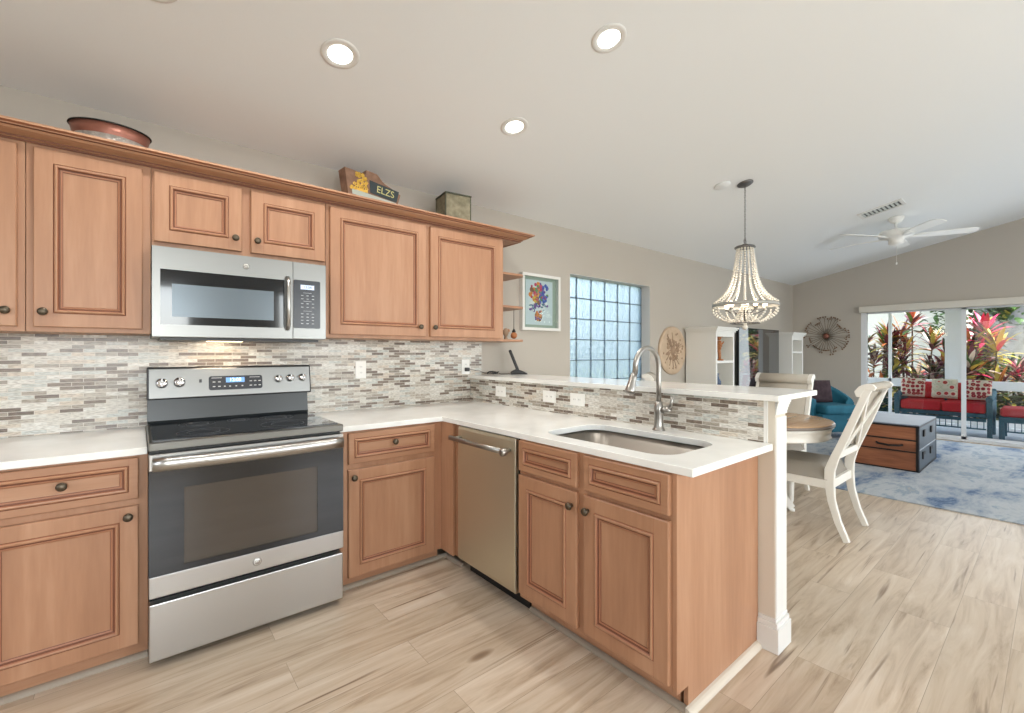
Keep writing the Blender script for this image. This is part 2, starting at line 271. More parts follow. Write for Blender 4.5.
# ------------------------------------------------------------ mesh helpers
class MB:
    def __init__(s): s.v = []; s.f = []; s.m = []; s.sm = []; s.x = Matrix.Identity(4)
    def P(s, p): s.v.append(tuple(s.x @ Vector(p))); return len(s.v)-1
    def F(s, idx, m=0, sm=False): s.f.append(list(idx)); s.m.append(m); s.sm.append(sm)
    def box(s, x0, x1, y0, y1, z0, z1, m=0):
        x0, x1 = sorted((x0, x1)); y0, y1 = sorted((y0, y1)); z0, z1 = sorted((z0, z1))
        i = [s.P(p) for p in ((x0, y0, z0), (x1, y0, z0), (x1, y1, z0), (x0, y1, z0), (x0, y0, z1), (x1, y0, z1), (x1, y1, z1), (x0, y1, z1))]
        for q in ((0, 3, 2, 1), (4, 5, 6, 7), (0, 1, 5, 4), (1, 2, 6, 5), (2, 3, 7, 6), (3, 0, 4, 7)): s.F([i[k] for k in q], m)
        return s
    def prism(s, pts, axis, a0, a1, m=0, smooth=False):
        """pts 2-D; axis 'X': (y,z), 'Y': (x,z), 'Z': (x,y)"""
        mk = {'X': lambda a, p: (a, p[0], p[1]), 'Y': lambda a, p: (p[0], a, p[1]), 'Z': lambda a, p: (p[0], p[1], a)}[axis]
        A = [s.P(mk(a0, p)) for p in pts]; B = [s.P(mk(a1, p)) for p in pts]; n = len(pts)
        s.F(A[::-1], m); s.F(B, m)
        for k in range(n): s.F((A[k], A[(k+1) % n], B[(k+1) % n], B[k]), m, smooth)
        return s
    def tube(s, pts, r, n=10, m=0, cap=True, flat=None):
        pts = [Vector(p) for p in pts]; R = r if isinstance(r, (list, tuple)) else [r]*len(pts)
        rings = []; up = None
        for k, p in enumerate(pts):
            d = (pts[min(k+1, len(pts)-1)] - pts[max(k-1, 0)]).normalized()
            if up is None:
                up = Vector((0, 0, 1)) if abs(d.z) < .9 else Vector((1, 0, 0))
            a = d.cross(up).normalized(); bb = a.cross(d).normalized(); up = bb
            rings.append([s.P(p + a*R[k]*cos(2*pi*j/n)*(flat or 1) + bb*R[k]*sin(2*pi*j/n)) for j in range(n)])
        for k in range(len(rings)-1):
            for j in range(n): s.F((rings[k][j], rings[k][(j+1) % n], rings[k+1][(j+1) % n], rings[k+1][j]), m, True)
        if cap: s.F(rings[0][::-1], m); s.F(rings[-1], m)
        return s
    def sweep(s, pts, wx, wy, m=0):
        """rectangular bar along a path in the YZ plane: wx wide in X, wy across"""
        pts = [Vector(p) for p in pts]; rings = []
        for k, p in enumerate(pts):
            d = (pts[min(k+1, len(pts)-1)] - pts[max(k-1, 0)]).normalized(); a = Vector((1, 0, 0)) - d*d.x; a.normalize(); bb = a.cross(d).normalized()
            w = wy[k] if isinstance(wy, list) else wy
            rings.append([s.P(p + a*i*wx/2 + bb*j*w/2) for i, j in ((-1, -1), (1, -1), (1, 1), (-1, 1))])
        for k in range(len(rings)-1):
            for j in range(4): s.F((rings[k][j], rings[k][(j+1) % 4], rings[k+1][(j+1) % 4], rings[k+1][j]), m)
        s.F(rings[0][::-1], m); s.F(rings[-1], m); return s
    def lathe(s, prof, c=(0, 0, 0), n=24, m=0, axis='Z', sx=1, sy=1, ms=None):
        """prof: (r, h) list"""
        rings = []
        for r, h in prof:
            if r < 1e-6:
                rings.append([s.P(s._ax(c, 0, 0, h, axis))]*n)
            else:
                rings.append([s.P(s._ax(c, r*sx*cos(2*pi*j/n), r*sy*sin(2*pi*j/n), h, axis)) for j in range(n)])
        for k in range(len(rings)-1):
            for j in range(n):
                q = [rings[k][j], rings[k][(j+1) % n], rings[k+1][(j+1) % n], rings[k+1][j]]
                u = []
                for i in q:
                    if i not in u: u.append(i)
                if len(u) > 2: s.F(u, ms[k] if ms else m, True)
        return s
    @staticmethod
    def _ax(c, a, b, h, axis):
        return {'Z': (c[0]+a, c[1]+b, c[2]+h), 'Y': (c[0]+a, c[1]+h, c[2]+b), 'X': (c[0]+h, c[1]+a, c[2]+b)}[axis]
    def ball(s, c, r, n=10, k=6, m=0, sc=(1, 1, 1)):
        return s.lathe([(r*sin(pi*i/k), -r*cos(pi*i/k)*sc[2]) for i in range(k+1)], c, n, m, 'Z', sc[0], sc[1])
    def build(s, name, mats, parent=None, bevel=0, seg=2, loc=None, fix=True):
        me = bpy.data.meshes.new(name); me.from_pydata(s.v, [], s.f)
        for mm in (mats if isinstance(mats, (list, tuple)) else [mats]): me.materials.append(MATS[mm])
        for p, mi, sm in zip(me.polygons, s.m, s.sm): p.material_index = mi; p.use_smooth = sm
        if fix:
            import bmesh
            b = bmesh.new(); b.from_mesh(me); bmesh.ops.recalc_face_normals(b, faces=b.faces); b.to_mesh(me); b.free()
        me.update()
        o = bpy.data.objects.new(name, me); COL.objects.link(o)
        if parent: o.parent = parent
        if loc: o.location = loc
        if bevel:
            bv = o.modifiers.new('bevel', 'BEVEL'); bv.width = bevel; bv.segments = seg; bv.limit_method = 'ANGLE'; bv.angle_limit = radians(50)
        return o
def tag(o, label=None, cat=None, group=None, kind=None):
    if label: o['label'] = label
    if cat: o['category'] = cat
    if group: o['group'] = group
    if kind: o['kind'] = kind
    return o
def thing(name, label, cat, loc=(0, 0, 0), rz=0, group=None):
    o = bpy.data.objects.new(name, None); COL.objects.link(o); o.location = loc; o.rotation_euler = (0, 0, rz); o.empty_display_size = .05
    return tag(o, label, cat, group)
def struct(name, mb, mats, label=None, bevel=0):
    return tag(mb.build(name, mats, bevel=bevel), label, kind='structure')
def copy_tree(o, parent=None):
    c = o.copy(); COL.objects.link(c)
    if parent: c.parent = parent
    for ch in o.children: copy_tree(ch, c)
    return c
def text_mesh(name, s, size, mat, parent, loc, rot, extrude=.0006, align='CENTER'):
    cu = bpy.data.curves.new(name, 'FONT'); cu.body = s; cu.size = size; cu.extrude = extrude; cu.align_x = align; cu.align_y = 'CENTER'
    to = bpy.data.objects.new(name+'_src', cu); COL.objects.link(to)
    bpy.context.view_layer.update()
    me = bpy.data.meshes.new_from_object(to.evaluated_get(bpy.context.evaluated_depsgraph_get()))
    bpy.data.objects.remove(to); me.materials.clear(); me.materials.append(MATS[mat]); me.name = name
    o = bpy.data.objects.new(name, me); COL.objects.link(o); o.parent = parent; o.location = loc; o.rotation_euler = rot
    return o

# ------------------------------------------------------------ room shell
YW = 3.075; XE = 9.17; XW = -2.2; YS = -3.4; RIDGE = -.9
def zc(y): return 2.5 + .212*(YW - max(y, RIDGE)) - (.212*(RIDGE - y) if y < RIDGE else 0)
struct('floor', MB().box(XW, XE, YS, YW, -.05, 0), 'plank_floor', 'light oak plank floor with knots running along the kitchen')
c = MB()
for ya, yb in ((YW+.25, RIDGE), (RIDGE, YS-.15)):
    za = 2.5 - .212*.25 if ya > YW else zc(ya)
    zb = zc(yb)
    c.prism([(ya, za), (yb, zb), (yb, zb+.12), (ya, za+.12)], 'X', XW-.15, XE+.15)
struct('ceiling', c, 'ceiling_paint', 'smooth white vaulted ceiling rising away from the cabinet wall')
# north wall with the glass block opening
GX0, GX1, GZ0, GZ1 = 3.285, 4.66, .77, 2.065
w = MB()
w.box(XW-.15, GX0, YW, YW+.2, -.05, 2.5); w.box(GX1, XE+.15, YW, YW+.2, -.05, 2.5)
w.box(GX0, GX1, YW, YW+.2, -.05, GZ0); w.box(GX0, GX1, YW, YW+.2, GZ1, 2.5)
struct('wall_north', w, 'wall_paint', 'long pale greige wall behind cabinets and glass block window')
DY0, DY1, DZ = 2.07, -1.9, 2.0
w = MB()
w.prism([(YW, 0), (DY0, 0), (DY0, zc(DY0)), (YW, zc(YW))], 'X', XE, XE+.14)
w.prism([(DY0, DZ), (DY1, DZ), (DY1, zc(DY1)), (RIDGE, zc(RIDGE)), (DY0, zc(DY0))], 'X', XE, XE+.14)
w.prism([(DY1, 0), (YS, 0), (YS, zc(YS)), (DY1, zc(DY1))], 'X', XE, XE+.14)
struct('wall_east', w, 'wall_paint', 'far greige gable wall around the sliding glass doors')
w = MB(); fill_wins = [(-1.4, .6), (1.9, 3.9), (5.3, 7.3)]; xs = XW-.15  # unseen window openings, added for the fill light
for a, bb in fill_wins:
    w.box(xs, a, YS-.15, YS, 0, 2.85); w.box(a, bb, YS-.15, YS, 0, .8); w.box(a, bb, YS-.15, YS, 2.3, 2.85); xs = bb
w.box(xs, XE+.15, YS-.15, YS, 0, 2.85)
struct('wall_south', w, 'wall_paint')
w = MB()
for ya, yb, z0, z1 in ((YW, 1.7, 0, None), (1.7, .1, 0, .9), (1.7, .1, 2.3, None), (.1, YS, 0, None)):  # gap left in the wall is an unseen window, added for skylight
    ys = [ya] + ([RIDGE] if yb < RIDGE < ya else []) + [yb]
    pts = [(ya, z0), (yb, z0)] + ([(yb, z1), (ya, z1)] if z1 else [(q, zc(q)) for q in ys[::-1]])
    w.prism(pts, 'X', XW-.15, XW)
struct('wall_west', w, 'wall_paint')
# glass block window
wd = tag(bpy.data.objects.new('window_1', None), 'glass block window of wavy square blocks in the long wall', kind='structure'); COL.objects.link(wd); wd.location = (GX0, YW+.115, GZ0)
NX, NZ = 6, 6; px_, pz_ = (GX1-GX0)/NX, (GZ1-GZ0)/NZ
j = MB()
for k in range(NX+1): j.box(k*px_-.0035, k*px_+.0035, .004, .03, 0, GZ1-GZ0)
for k in range(NZ+1): j.box(0, GX1-GX0, .005, .029, k*pz_-.0035, k*pz_+.0035)
j.build('mortar_grid', 'block_joint', wd)
gb0 = None
for a in range(NX):
    for k in range(NZ):
        if gb0 is None:
            g = MB(); g.box(.004, px_-.004, 0, .035, .004, pz_-.004); gb0 = g.build('glass_block', 'block_glass', wd, bevel=.006); o = gb0
        else: o = gb0.copy(); COL.objects.link(o)
        o.location = (a*px_, 0, k*pz_)
rv = MB()
rv.box(GX1-.004, GX1, YW+.002, YW+.115, GZ0, GZ1); rv.box(GX0, GX0+.004, YW+.002, YW+.115, GZ0, GZ1); rv.box(GX0, GX1, YW+.002, YW+.115, GZ1-.004, GZ1); rv.box(GX0-.0, GX1, YW-.01, YW+.115, GZ0-.0, GZ0+.012)
struct('trim_1', rv, 'white_trim', 'white reveal lining the glass block window')
# baseboards
struct('baseboard_north', MB().box(2.3, XE, YW-.014, YW, 0, .11), 'white_trim')
struct('baseboard_east', MB().box(XE-.014, XE, DY0, YW, 0, .11), 'white_trim')
# half wall of the peninsula with its end post
HX0, HX1, HY = 2.10, 2.215, .772
struct('wall_half', MB().box(HX0, HX1, HY, YW, 0, 1.072), ['post_beige'], 'pale half wall with squared end post carrying the raised bar', bevel=.002)
bb = MB()
for z0, z1, t_ in ((0, .105, .02), (.105, .125, .013), (.125, .14, .007)):
    bb.box(HX0-t_, HX1+t_*.5, HY-t_, HY+.0675, z0, z1)
for z0, z1, t_ in ((0, .105, .02), (.105, .125, .015), (.125, .14, .009)):
    bb.box(HX1, HX1+t_, HY+.05, YW-.02, z0, z1)
struct('trim_10', MB().box(HX0+.003, HX1+.001, HY-.004, HY, .13, 1.0), 'white_trim', 'white board facing the end of the half wall')
struct('baseboard_half', bb, 'white_trim', 'stepped white baseboard wrapping the foot of the half wall post', bevel=.002)
cp = MB()
for k, (z0, t_) in enumerate(((1.012, .004), (1.026, .008), (1.038, .014), (1.05, .02), (1.06, .026))):
    cp.box(HX0-.0015, HX1+t_, HY-.004-t_*.4, HY+.0, z0, 1.0722 if k == 4 else z0+.0185)
struct('trim_2', cp, 'white_trim', 'stepped white moulding under the end of the raised bar', bevel=.0015)
# tile backsplashes
struct('wall_tile_north', MB().box(-.62, 2.205, YW-.008, YW, .89, 1.372), 'mosaic_x', 'linear mosaic tile backsplash behind the range')
bs = MB().box(HX0-.008, HX0, .815, YW-.008, .89, 1.072)
struct('wall_tile_half', bs, 'mosaic_y', 'linear mosaic tile strip between sink counter and raised bar')
struct('trim_3', MB().box(HX0-.009, HX0, .800, .8148, .89, 1.072), 'white_trim')

# ------------------------------------------------------------ cabinets
def ring_panel(mb, x0, x1, z0, z1, th, rings, y=0):
    """a slab whose front (-Y) is stepped by rectangular rings (inset, depth, mat)"""
    loops = []
    def loop(ins, yy): return [mb.P(p) for p in ((x0+ins, yy, z0+ins), (x1-ins, yy, z0+ins), (x1-ins, yy, z1-ins), (x0+ins, yy, z1-ins))]
    loops.append((loop(0, y), 0)); 
    for ins, d, mt in rings: loops.append((loop(ins, y-th+d), mt))
    for (A, _), (B, mt) in zip(loops, loops[1:]):
        for k in range(4): mb.F((A[k], A[(k+1) % 4], B[(k+1) % 4], B[k]), mt)
    mb.F(loops[-1][0], 0); mb.F(loops[0][0][::-1], 0)
def door_mb(x0, x1, z0, z1, st=.062, th=.02, drawer=False):
    mb = MB()
    if drawer: st = .034
    R = [(0, .003, 0), (.003, 0, 0), (st-.004, 0, 0), (st-.002, .0015, 1), (st, -.003, 2), (st+.004, -.006, 0), (st+.009, -.005, 0), (st+.012, .0, 2), (st+.014, .004, 1), (st+.018, .0045, 1), (st+.0195, .0035, 0), (st+.024, .005, 2), (st+.0255, .009, 1), (st+.028, .0095, 0)]
    ring_panel(mb, x0, x1, z0, z1, th, R)
    # hairline joints between stiles and rails
    for xx in (x0+st-.004, x1-st+.004):
        for za, zb in ((z1-st+.001, z1-.001), (z0+.001, z0+st-.001)): mb.box(xx-.0006, xx+.0006, -th-.0002, -th+.001, za, zb, 2)
    return mb
KNOB = None
def knob(parent, loc):
    global KNOB
    if KNOB is None:
        k = MB(); k.lathe([(0, 0), (.0085, 0), (.0065, -.006), (.006, -.012), (.011, -.015), (.0165, -.019), (.0165, -.024), (.013, -.029), (.006, -.0315), (0, -.032)], n=18, axis='Y')
        KNOB = k.build('knob', 'knob_bronze', parent); o = KNOB
    else:
        o = KNOB.copy(); COL.objects.link(o); o.parent = parent
    o.location = loc; return o
def add_door(root, x0, x1, z0, z1, kx, kz, drawer=False, name=None, yf=0):
    o = door_mb(x0, x1, z0, z1, drawer=drawer).build(name or ('drawer' if drawer else 'door'), ['maple_h' if drawer else 'maple_v', 'glaze', 'glaze_soft'], root, loc=(0, yf, 0))
    if kx is not None: knob(o, (kx, -.02, kz))
    return o
def wall_cab(label, X0, X1, z0, z1, doors, yf=2.72, depth=.35):
    r = thing('upper_cabinet', label, 'cabinet', (X0, yf, 0), 0, 'maple wall cabinets')
    MB().box(0, X1-X0, 0, depth, z0, z1).build('body', 'maple_v', r, bevel=.001)
    for a, b_, kx in doors: add_door(r, a-X0, b_-X0, z0+.02, z1-.035 if z1 > 1.6 else z1, kx-X0, z0+.083)
    return r
wall_cab('tall maple wall cabinet cut off by the left picture edge', -.82, -.361, 1.368, 2.17, [(-.78, -.383, -.413)])
wall_cab('tall maple wall cabinet with one door, left of the microwave', -.359, .044, 1.368, 2.17, [(-.336, .014, -.307)])
wall_cab('short maple wall cabinet with two small doors above the microwave', .046, .838, 1.785, 2.17, [(.054, .413, .383), (.455, .830, .483)])
r = wall_cab('wide maple wall cabinet with two tall doors right of the microwave', .84, 2.16, 1.368, 2.17, [(.860, 1.485, 1.44), (1.520, 2.125, 1.547)])
# end shelf
es = thing('corner_shelf', 'open maple end shelves with rounded corners beside the wall cabinets', 'shelf', (2.161, 2.76, 0))
def shelf_mb(z, dx=.27, dy=.312):
    pts = [(0, dy), (0, 0)] + [(dx-.06+.06*sin(a), .06-.06*cos(a)) for a in [i*pi/12 for i in range(7)]] + [(dx, dy)]
    return MB().prism(pts, 'Z', z, z+.018)
for z in (1.368, 1.635, 1.895): shelf_mb(z).build('shelf', 'maple_h', es, bevel=.002)
MB().box(0, .155, -.038, .312, 2.152, 2.17).build('top_panel', 'maple_h', es)
# crown moulding
cr = MB()
prof = [(.004, 2.15), (.012, 2.15), (.012, 2.157), (.022, 2.160), (.022, 2.166), (.038, 2.172), (.056, 2.179), (.064, 2.187), (.074, 2.189), (.074, 2.194), (.09, 2.198), (.09, 2.208), (.004, 2.208)]
yf0, xr0 = 2.72, 2.32
ringsA = [cr.P((-.86, yf0-d, z)) for d, z in prof]; ringsB = [cr.P((xr0+d, yf0-d, z)) for d, z in prof]; ringsC = [cr.P((xr0+d, YW-.003, z)) for d, z in prof]
n_ = len(prof)
for k in range(n_):
    gm = 1 if k in (1, 3, 7) else 2 if k in (0, 9) else 0
    cr.F((ringsA[k], ringsA[(k+1) % n_], ringsB[(k+1) % n_], ringsB[k]), gm); cr.F((ringsB[k], ringsB[(k+1) % n_], ringsC[(k+1) % n_], ringsC[k]), gm)
cr.F(ringsA); cr.F(ringsC[::-1])
tag(cr.build('crown_moulding', ['maple_h', 'glaze', 'glaze_soft']), 'stepped maple crown moulding along the top of the wall cabinets', 'moulding')

def base_body(r, wdt, depth, zf=.075, toe=.045):
    b_ = MB(); b_.box(0, wdt, 0, depth, zf, .86); b_.build('body', 'maple_v', r, bevel=.001)
    MB().box(0, wdt, toe, depth, 0, zf).build('toe_kick', 'maple_h', r)
r = thing('base_cabinet', 'maple base cabinet with one drawer and door left of the range', 'cabinet', (-.485, 2.42, 0), 0, 'maple base cabinets')
base_body(r, .515, .64)
add_door(r, .02, .485, .683, .851, .262, .776, True); add_door(r, .02, .485, .088, .655, .452, .617)
r = thing('base_cabinet', 'maple base cabinet with drawer and door between range and dishwasher', 'cabinet', (.815, 2.42, 0), 0, 'maple base cabinets')
base_body(r, .62, .64)
add_door(r, .045, .563, .683, .849, .304, .777, True); add_door(r, .045, .563, .078, .653, .07, .612)
MB().box(.62, .66, -.135, .64, .075, .86).build('filler_panel', 'maple_v', r, bevel=.001)
MB().box(.64, .70, -.212, -.136, .075, .86).build('filler_panel', 'maple_v', r)
# sink cabinet, faces -X : local x runs towards -Y
r = thing('sink_cabinet', 'maple sink cabinet with two doors at the end of the peninsula', 'cabinet', (1.435, 1.672, 0), -pi/2, 'maple base cabinets')
b_ = MB(); b_.box(0, .813, 0, .645, .092, .66); b_.box(0, .813, 0, .02, .66, .86); b_.box(0, .02, .02, .645, .66, .86); b_.box(0, .813, .60, .645, .66, .86)
b_.build('body', 'maple_v', r, bevel=.001)
MB().box(0, .80, .075, .6, 0, .092).build('toe_kick', 'maple_h', r)
ep = MB(); ep.prism([(0, .092), (.075, .092), (.075, 0), (.662, 0), (.662, .86), (0, .86)], 'X', .814, .832); ep.build('end_panel', 'maple_v', r, bevel=.001)
add_door(r, .008, .383, .712, .855, None, 0, True, 'drawer_front'); add_door(r, .422, .811, .712, .855, None, 0, True, 'drawer_front')
add_door(r, .008, .383, .12, .692, .358, .633); add_door(r, .422, .811, .12, .692, .447, .633)
# shoe mouldings
def qr(mb, p0, p1, nx, ny, r_=.018):
    """quarter round along p0-p1 with outward normal (nx,ny)"""
    A = []; B = []
    pr = [(0, 0), (r_, 0), (r_*.92, r_*.38), (r_*.7, r_*.7), (r_*.38, r_*.92), (0, r_)]
    for d, z in pr: A.append(mb.P((p0[0]+nx*d, p0[1]+ny*d, z))); B.append(mb.P((p1[0]+nx*d, p1[1]+ny*d, z)))
    for k in range(6): mb.F((A[k], A[(k+1) % 6], B[(k+1) % 6], B[k]), 0)
    mb.F(A[::-1]); mb.F(B)
q = MB(); qr(q, (-.485, 2.465), (.03, 2.465), 0, -1, .02); struct('trim_4', q, 'shoe_beige')
q = MB(); qr(q, (.815, 2.465), (1.50, 2.465), 0, -1, .02); struct('trim_5', q, 'shoe_beige')
q = MB(); qr(q, (1.51, 1.67), (1.51, .83), -1, 0, .02); struct('trim_6', q, 'shoe_beige')
q = MB(); qr(q, (1.49, .84), (2.085, .84), 0, -1, .024); struct('trim_7', q, 'shoe_pale', 'pale quarter round moulding along the foot of the peninsula end panel')
q = MB(); qr(q, (1.50, 2.46), (1.50, 2.27), -1, 0, .02); struct('trim_8', q, 'shoe_beige')

# ------------------------------------------------------------ counters
import bmesh
def counter_with_hole(name, outer, hole, z0, z1, mats, label, cat):
    bm = bmesh.new(); edges = []
    for loop in (outer, hole):
        if not loop: continue
        vs = [bm.verts.new((x, y, z1)) for x, y in loop]
        for k in range(len(vs)): edges.append(bm.edges.new((vs[k], vs[(k+1) % len(vs)])))
    r_ = bmesh.ops.triangle_fill(bm, edges=edges, use_beauty=True)
    faces = [g for g in r_['geom'] if isinstance(g, bmesh.types.BMFace)]
    ex = bmesh.ops.extrude_face_region(bm, geom=faces)
    for v in [g for g in ex['geom'] if isinstance(g, bmesh.types.BMVert)]: v.co.z = z0
    bmesh.ops.recalc_face_normals(bm, faces=bm.faces)
    me = bpy.data.meshes.new(name); bm.to_mesh(me); bm.free(); me.materials.append(MATS[mats])
    o = bpy.data.objects.new(name, me); COL.objects.link(o)
    bv = o.modifiers.new('bevel', 'BEVEL'); bv.width = .003; bv.segments = 2; bv.limit_method = 'ANGLE'; bv.angle_limit = radians(60)
    return tag(o, label, cat)
def rrect(x0, x1, y0, y1, r_, n=6):
    o = []
    for cx, cy, a0 in ((x1-r_, y0+r_, -pi/2), (x1-r_, y1-r_, 0), (x0+r_, y1-r_, pi/2), (x0+r_, y0+r_, pi)):
        o += [(cx+r_*cos(a0+pi/2*k/n), cy+r_*sin(a0+pi/2*k/n)) for k in range(n+1)]
    return o
SX0, SX1, SY0, SY1 = 1.522, 1.935, .928, 1.625
counter_with_hole('countertop', [(.812, 2.393), (1.426, 2.393), (1.426, .777), (2.091, .777), (2.091, YW-.009), (.812, YW-.009)], rrect(SX0, SX1, SY0, SY1, .10), .861, .89, 'quartz', 'white quartz countertop wrapping the corner and holding the sink', 'countertop')
counter_with_hole('countertop', [(-.52, 2.393), (.028, 2.393), (.028, YW-.009), (-.52, YW-.009)], None, .861, .89, 'quartz', 'short white quartz countertop left of the range', 'countertop')
counter_with_hole('bar_counter', [(2.069, .746), (2.541, .746), (2.541, YW-.002), (2.069, YW-.002)], None, 1.073, 1.098, 'quartz', 'raised white quartz bar top on the half wall', 'countertop')
# sink
sk = MB(); top = rrect(SX0-.004, SX1+.004, SY0-.004, SY1+.004, .104); bot = rrect(SX0+.012, SX1-.012, SY0+.012, SY1-.012, .09); fl = rrect(SX0+.04, SX1-.04, SY0+.04, SY1-.04, .07)
L = [[sk.P((x, y, z)) for x, y in lp] for lp, z in ((rrect(SX0-.02, SX1+.02, SY0-.02, SY1+.02, .12), .8595), (top, .8595), (bot, .72), (fl, .695))]
for A, B in zip(L, L[1:]):
    for k in range(len(A)): sk.F((A[k], A[(k+1) % len(A)], B[(k+1) % len(A)], B[k]), 0, True)
sk.F(L[-1])
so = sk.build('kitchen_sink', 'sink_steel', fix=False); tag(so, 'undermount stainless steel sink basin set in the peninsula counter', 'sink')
sl = so.modifiers.new('solid', 'SOLIDIFY'); sl.thickness = .002; sl.offset = -1
MB().lathe([(0, .004), (.03, .004), (.042, .002), (.044, 0), (0, 0)], (1.735, 1.28, .6955), 24).build('drain', 'chrome', so)
# faucet
fc = thing('kitchen_faucet', 'brushed nickel gooseneck pull-down faucet behind the sink', 'faucet', (2.015, 1.28, .89))
MB().lathe([(0, 0), (.031, 0), (.031, .006), (.024, .012), (.0225, .03), (.0215, .05), (.0215, .085), (.024, .095), (.024, .12), (.019, .13), (.017, .145), (0, .145)], n=24).build('base', 'nickel', fc)
pts = [(0, 0, .13), (0, 0, .24), (0, 0, .315)]
for k in range(1, 12):
    a = pi*k/12; pts.append((-.098+.098*cos(a), 0, .315+.098*sin(a)))
pts += [(-.2, 0, .285)]
MB().tube(pts, .0125, 14).build('spout', 'nickel', fc)
MB().lathe([(0, 0), (.023, 0), (.024, .012), (.021, .03), (.0165, .075), (.0145, .098), (0, .098)], n=20).build('spray_head', 'nickel', fc, loc=(-.242, 0, .2))
fc.children[-1].rotation_euler = (0, radians(22), 0)
h = MB(); h.tube([(0, -.02, .105), (0, -.048, .105)], .017, 14); h.build('valve_body', 'nickel', fc)
h = MB(); h.tube([(0, -.055, .105), (-.004, -.07, .135), (-.006, -.082, .175)], [.011, .009, .007], 10); h.ball((0, -.052, .105), .018); h.build('handle', 'nickel', fc)

# ------------------------------------------------------------ range
plain('ring_mark', (62, 66, 74), .3)
rg = thing('kitchen_range', 'stainless steel electric range with black glass cooktop', 'oven', (.03, 2.32, 0))
b_ = MB(); b_.box(.004, .771, .052, .70, .02, .88); b_.build('body', 'black', rg, bevel=.002)
for x in (.03, .73):
    for y in (.1, .6): MB().lathe([(0, 0), (.02, 0), (.016, .02), (0, .02)], (x, y, 0), 12).build('levelling_foot', 'rubber', rg)
ct = MB(); ct.box(0, .775, .004, .64, .88, .914); ct.build('cooktop_frame', ['steel_dark'], rg, bevel=.004)
ct = MB(); ct.box(.014, .761, .05, .62, .914, .9175); cg = ct.build('cooktop_glass', 'cook_glass', rg)
for (x, y, rr) in ((.2, .18, .1), (.56, .2, .12), (.2, .47, .075), (.56, .46, .085), (.385, .5, .05)):
    q = MB()
    for r1 in (rr, rr*.62): q.lathe([(r1, .0), (r1, .0006), (r1+.0022, .0006), (r1+.0022, 0)], (x, y, .9175), 48)
    q.build('burner_ring', 'ring_mark', cg)
d_ = MB(); d_.box(.001, .774, .006, .05, .285, .868); od = None
# oven door as a frame around the window
d_ = MB()
for q in ((.001, .774, .0, .05, .375, .400), (.001, .774, .0, .05, .72, .80), (.001, .116, .0, .05, .400, .72), (.648, .774, .0, .05, .400, .72)): d_.box(*q)
od = d_.build('oven_door', 'black_gloss', rg)
MB().box(.001, .774, -.002, .05, .288, .374).build('lower_door_trim', 'steel_h', od, bevel=.003); MB().box(.001, .774, -.002, .05, .801, .868).build('upper_door_trim', 'steel_h', od, bevel=.003)
MB().box(.112, .652, .004, .008, .396, .724).build('window', 'oven_glass', od)
cv = MB(); cv.box(.116, .648, .0505, .0515, .40, .72); plain('oven_cavity', (205, 192, 178), .6); cv.build('inner_liner', 'oven_cavity', od)
rk = MB()
for z in (.48, .60):
    rk.tube([(.13, .03, z), (.635, .03, z)], .003, 6)
    for k in range(12): rk.tube([(.14+k*.044, .03, z), (.14+k*.044, .045, z)], .0015, 5)
rk.build('oven_rack', 'chrome', od)
hd = MB()
pts = [(.012+.751*k/16, -.03-.022*sin(pi*k/16), .832) for k in range(17)]
A = []
for x, y, z in pts: A.append([hd.P((x, y-.010, z-.026)), hd.P((x, y-.013, z+.008)), hd.P((x, y-.002, z+.026)), hd.P((x, y+.008, z+.022)), hd.P((x, y+.004, z-.026))])
for p_, q_ in zip(A, A[1:]):
    for k in range(5): hd.F((p_[k], p_[(k+1) % 5], q_[(k+1) % 5], q_[k]), 0, k < 3)
hd.F(A[0][::-1]); hd.F(A[-1])
for x in (.012, .745): hd.box(x, x+.018, -.032, 0, .812, .852)
hd.build('handle', 'steel_h', od)
lg = MB(); lg.lathe([(0, -.004), (.016, -.004), (.018, -.002), (.018, 0), (0, 0)], (.385, -.002, .331), 24, axis='Y')
lg.lathe([(.0115, -.0048), (.0135, -.0048), (.0135, -.004), (.0115, -.004)], (.385, -.002, .331), 24, m=1, axis='Y')
lg.tube([(.378, -.0065, .327), (.381, -.0065, .335), (.385, -.0065, .331), (.389, -.0065, .335), (.392, -.0065, .327)], .001, 6, m=1)
lg.build('logo_badge', ['nickel', 'white_plastic'], od)
d_ = MB(); d_.box(.001, .774, .002, .05, .03, .262); d_.build('storage_drawer', 'steel_h', rg, bevel=.005)
# back guard
b_ = MB(); b_.prism([(.62, .915), (.615, .93), (.632, 1.045), (.70, 1.045), (.74, .915)], 'X', .004, .771); b_.build('backguard', 'black_satin', rg)
b_ = MB(); b_.prism([(.628, 1.035), (.655, 1.203), (.735, 1.203), (.735, 1.035)], 'X', .002, .795); bg_ = b_.build('guard_shell', 'black', rg, bevel=.006)
b_ = MB(); b_.prism([(.6235, 1.043), (.6475, 1.195), (.652, 1.195), (.628, 1.043)], 'X', .010, .787); cpn = b_.build('control_panel', 'steel_shade', rg, bevel=.002)
def gy(z): return .6235+(z-1.043)*(.024/.152)
tilt = math.atan2(.024, .152)
dp = MB(); x0, x1, z0, z1 = .265, .525, 1.088, 1.165
dp.prism(rrect(x0, x1, z0, z1, .012, 4), 'Y', 0, .004); dpo = dp.build('display_panel', 'display_dark', cpn)
dpo.matrix_world  # panel stands parallel to the sloping face
dpo.rotation_euler = (-tilt, 0, 0); dpo.location = (0, gy(0)-.0035, 0)
MB().box(.345, .435, -.0008, .002, 1.128, 1.155).build('display_screen', 'display_blue', dpo)
plain('digit_blue', (190, 215, 255), .4, emit=(190, 215, 255), estr=2.5)
text_mesh('clock_digits', '12:08', .026, 'digit_blue', dpo, (.39, -.0014, 1.1415), (pi/2, 0, 0))
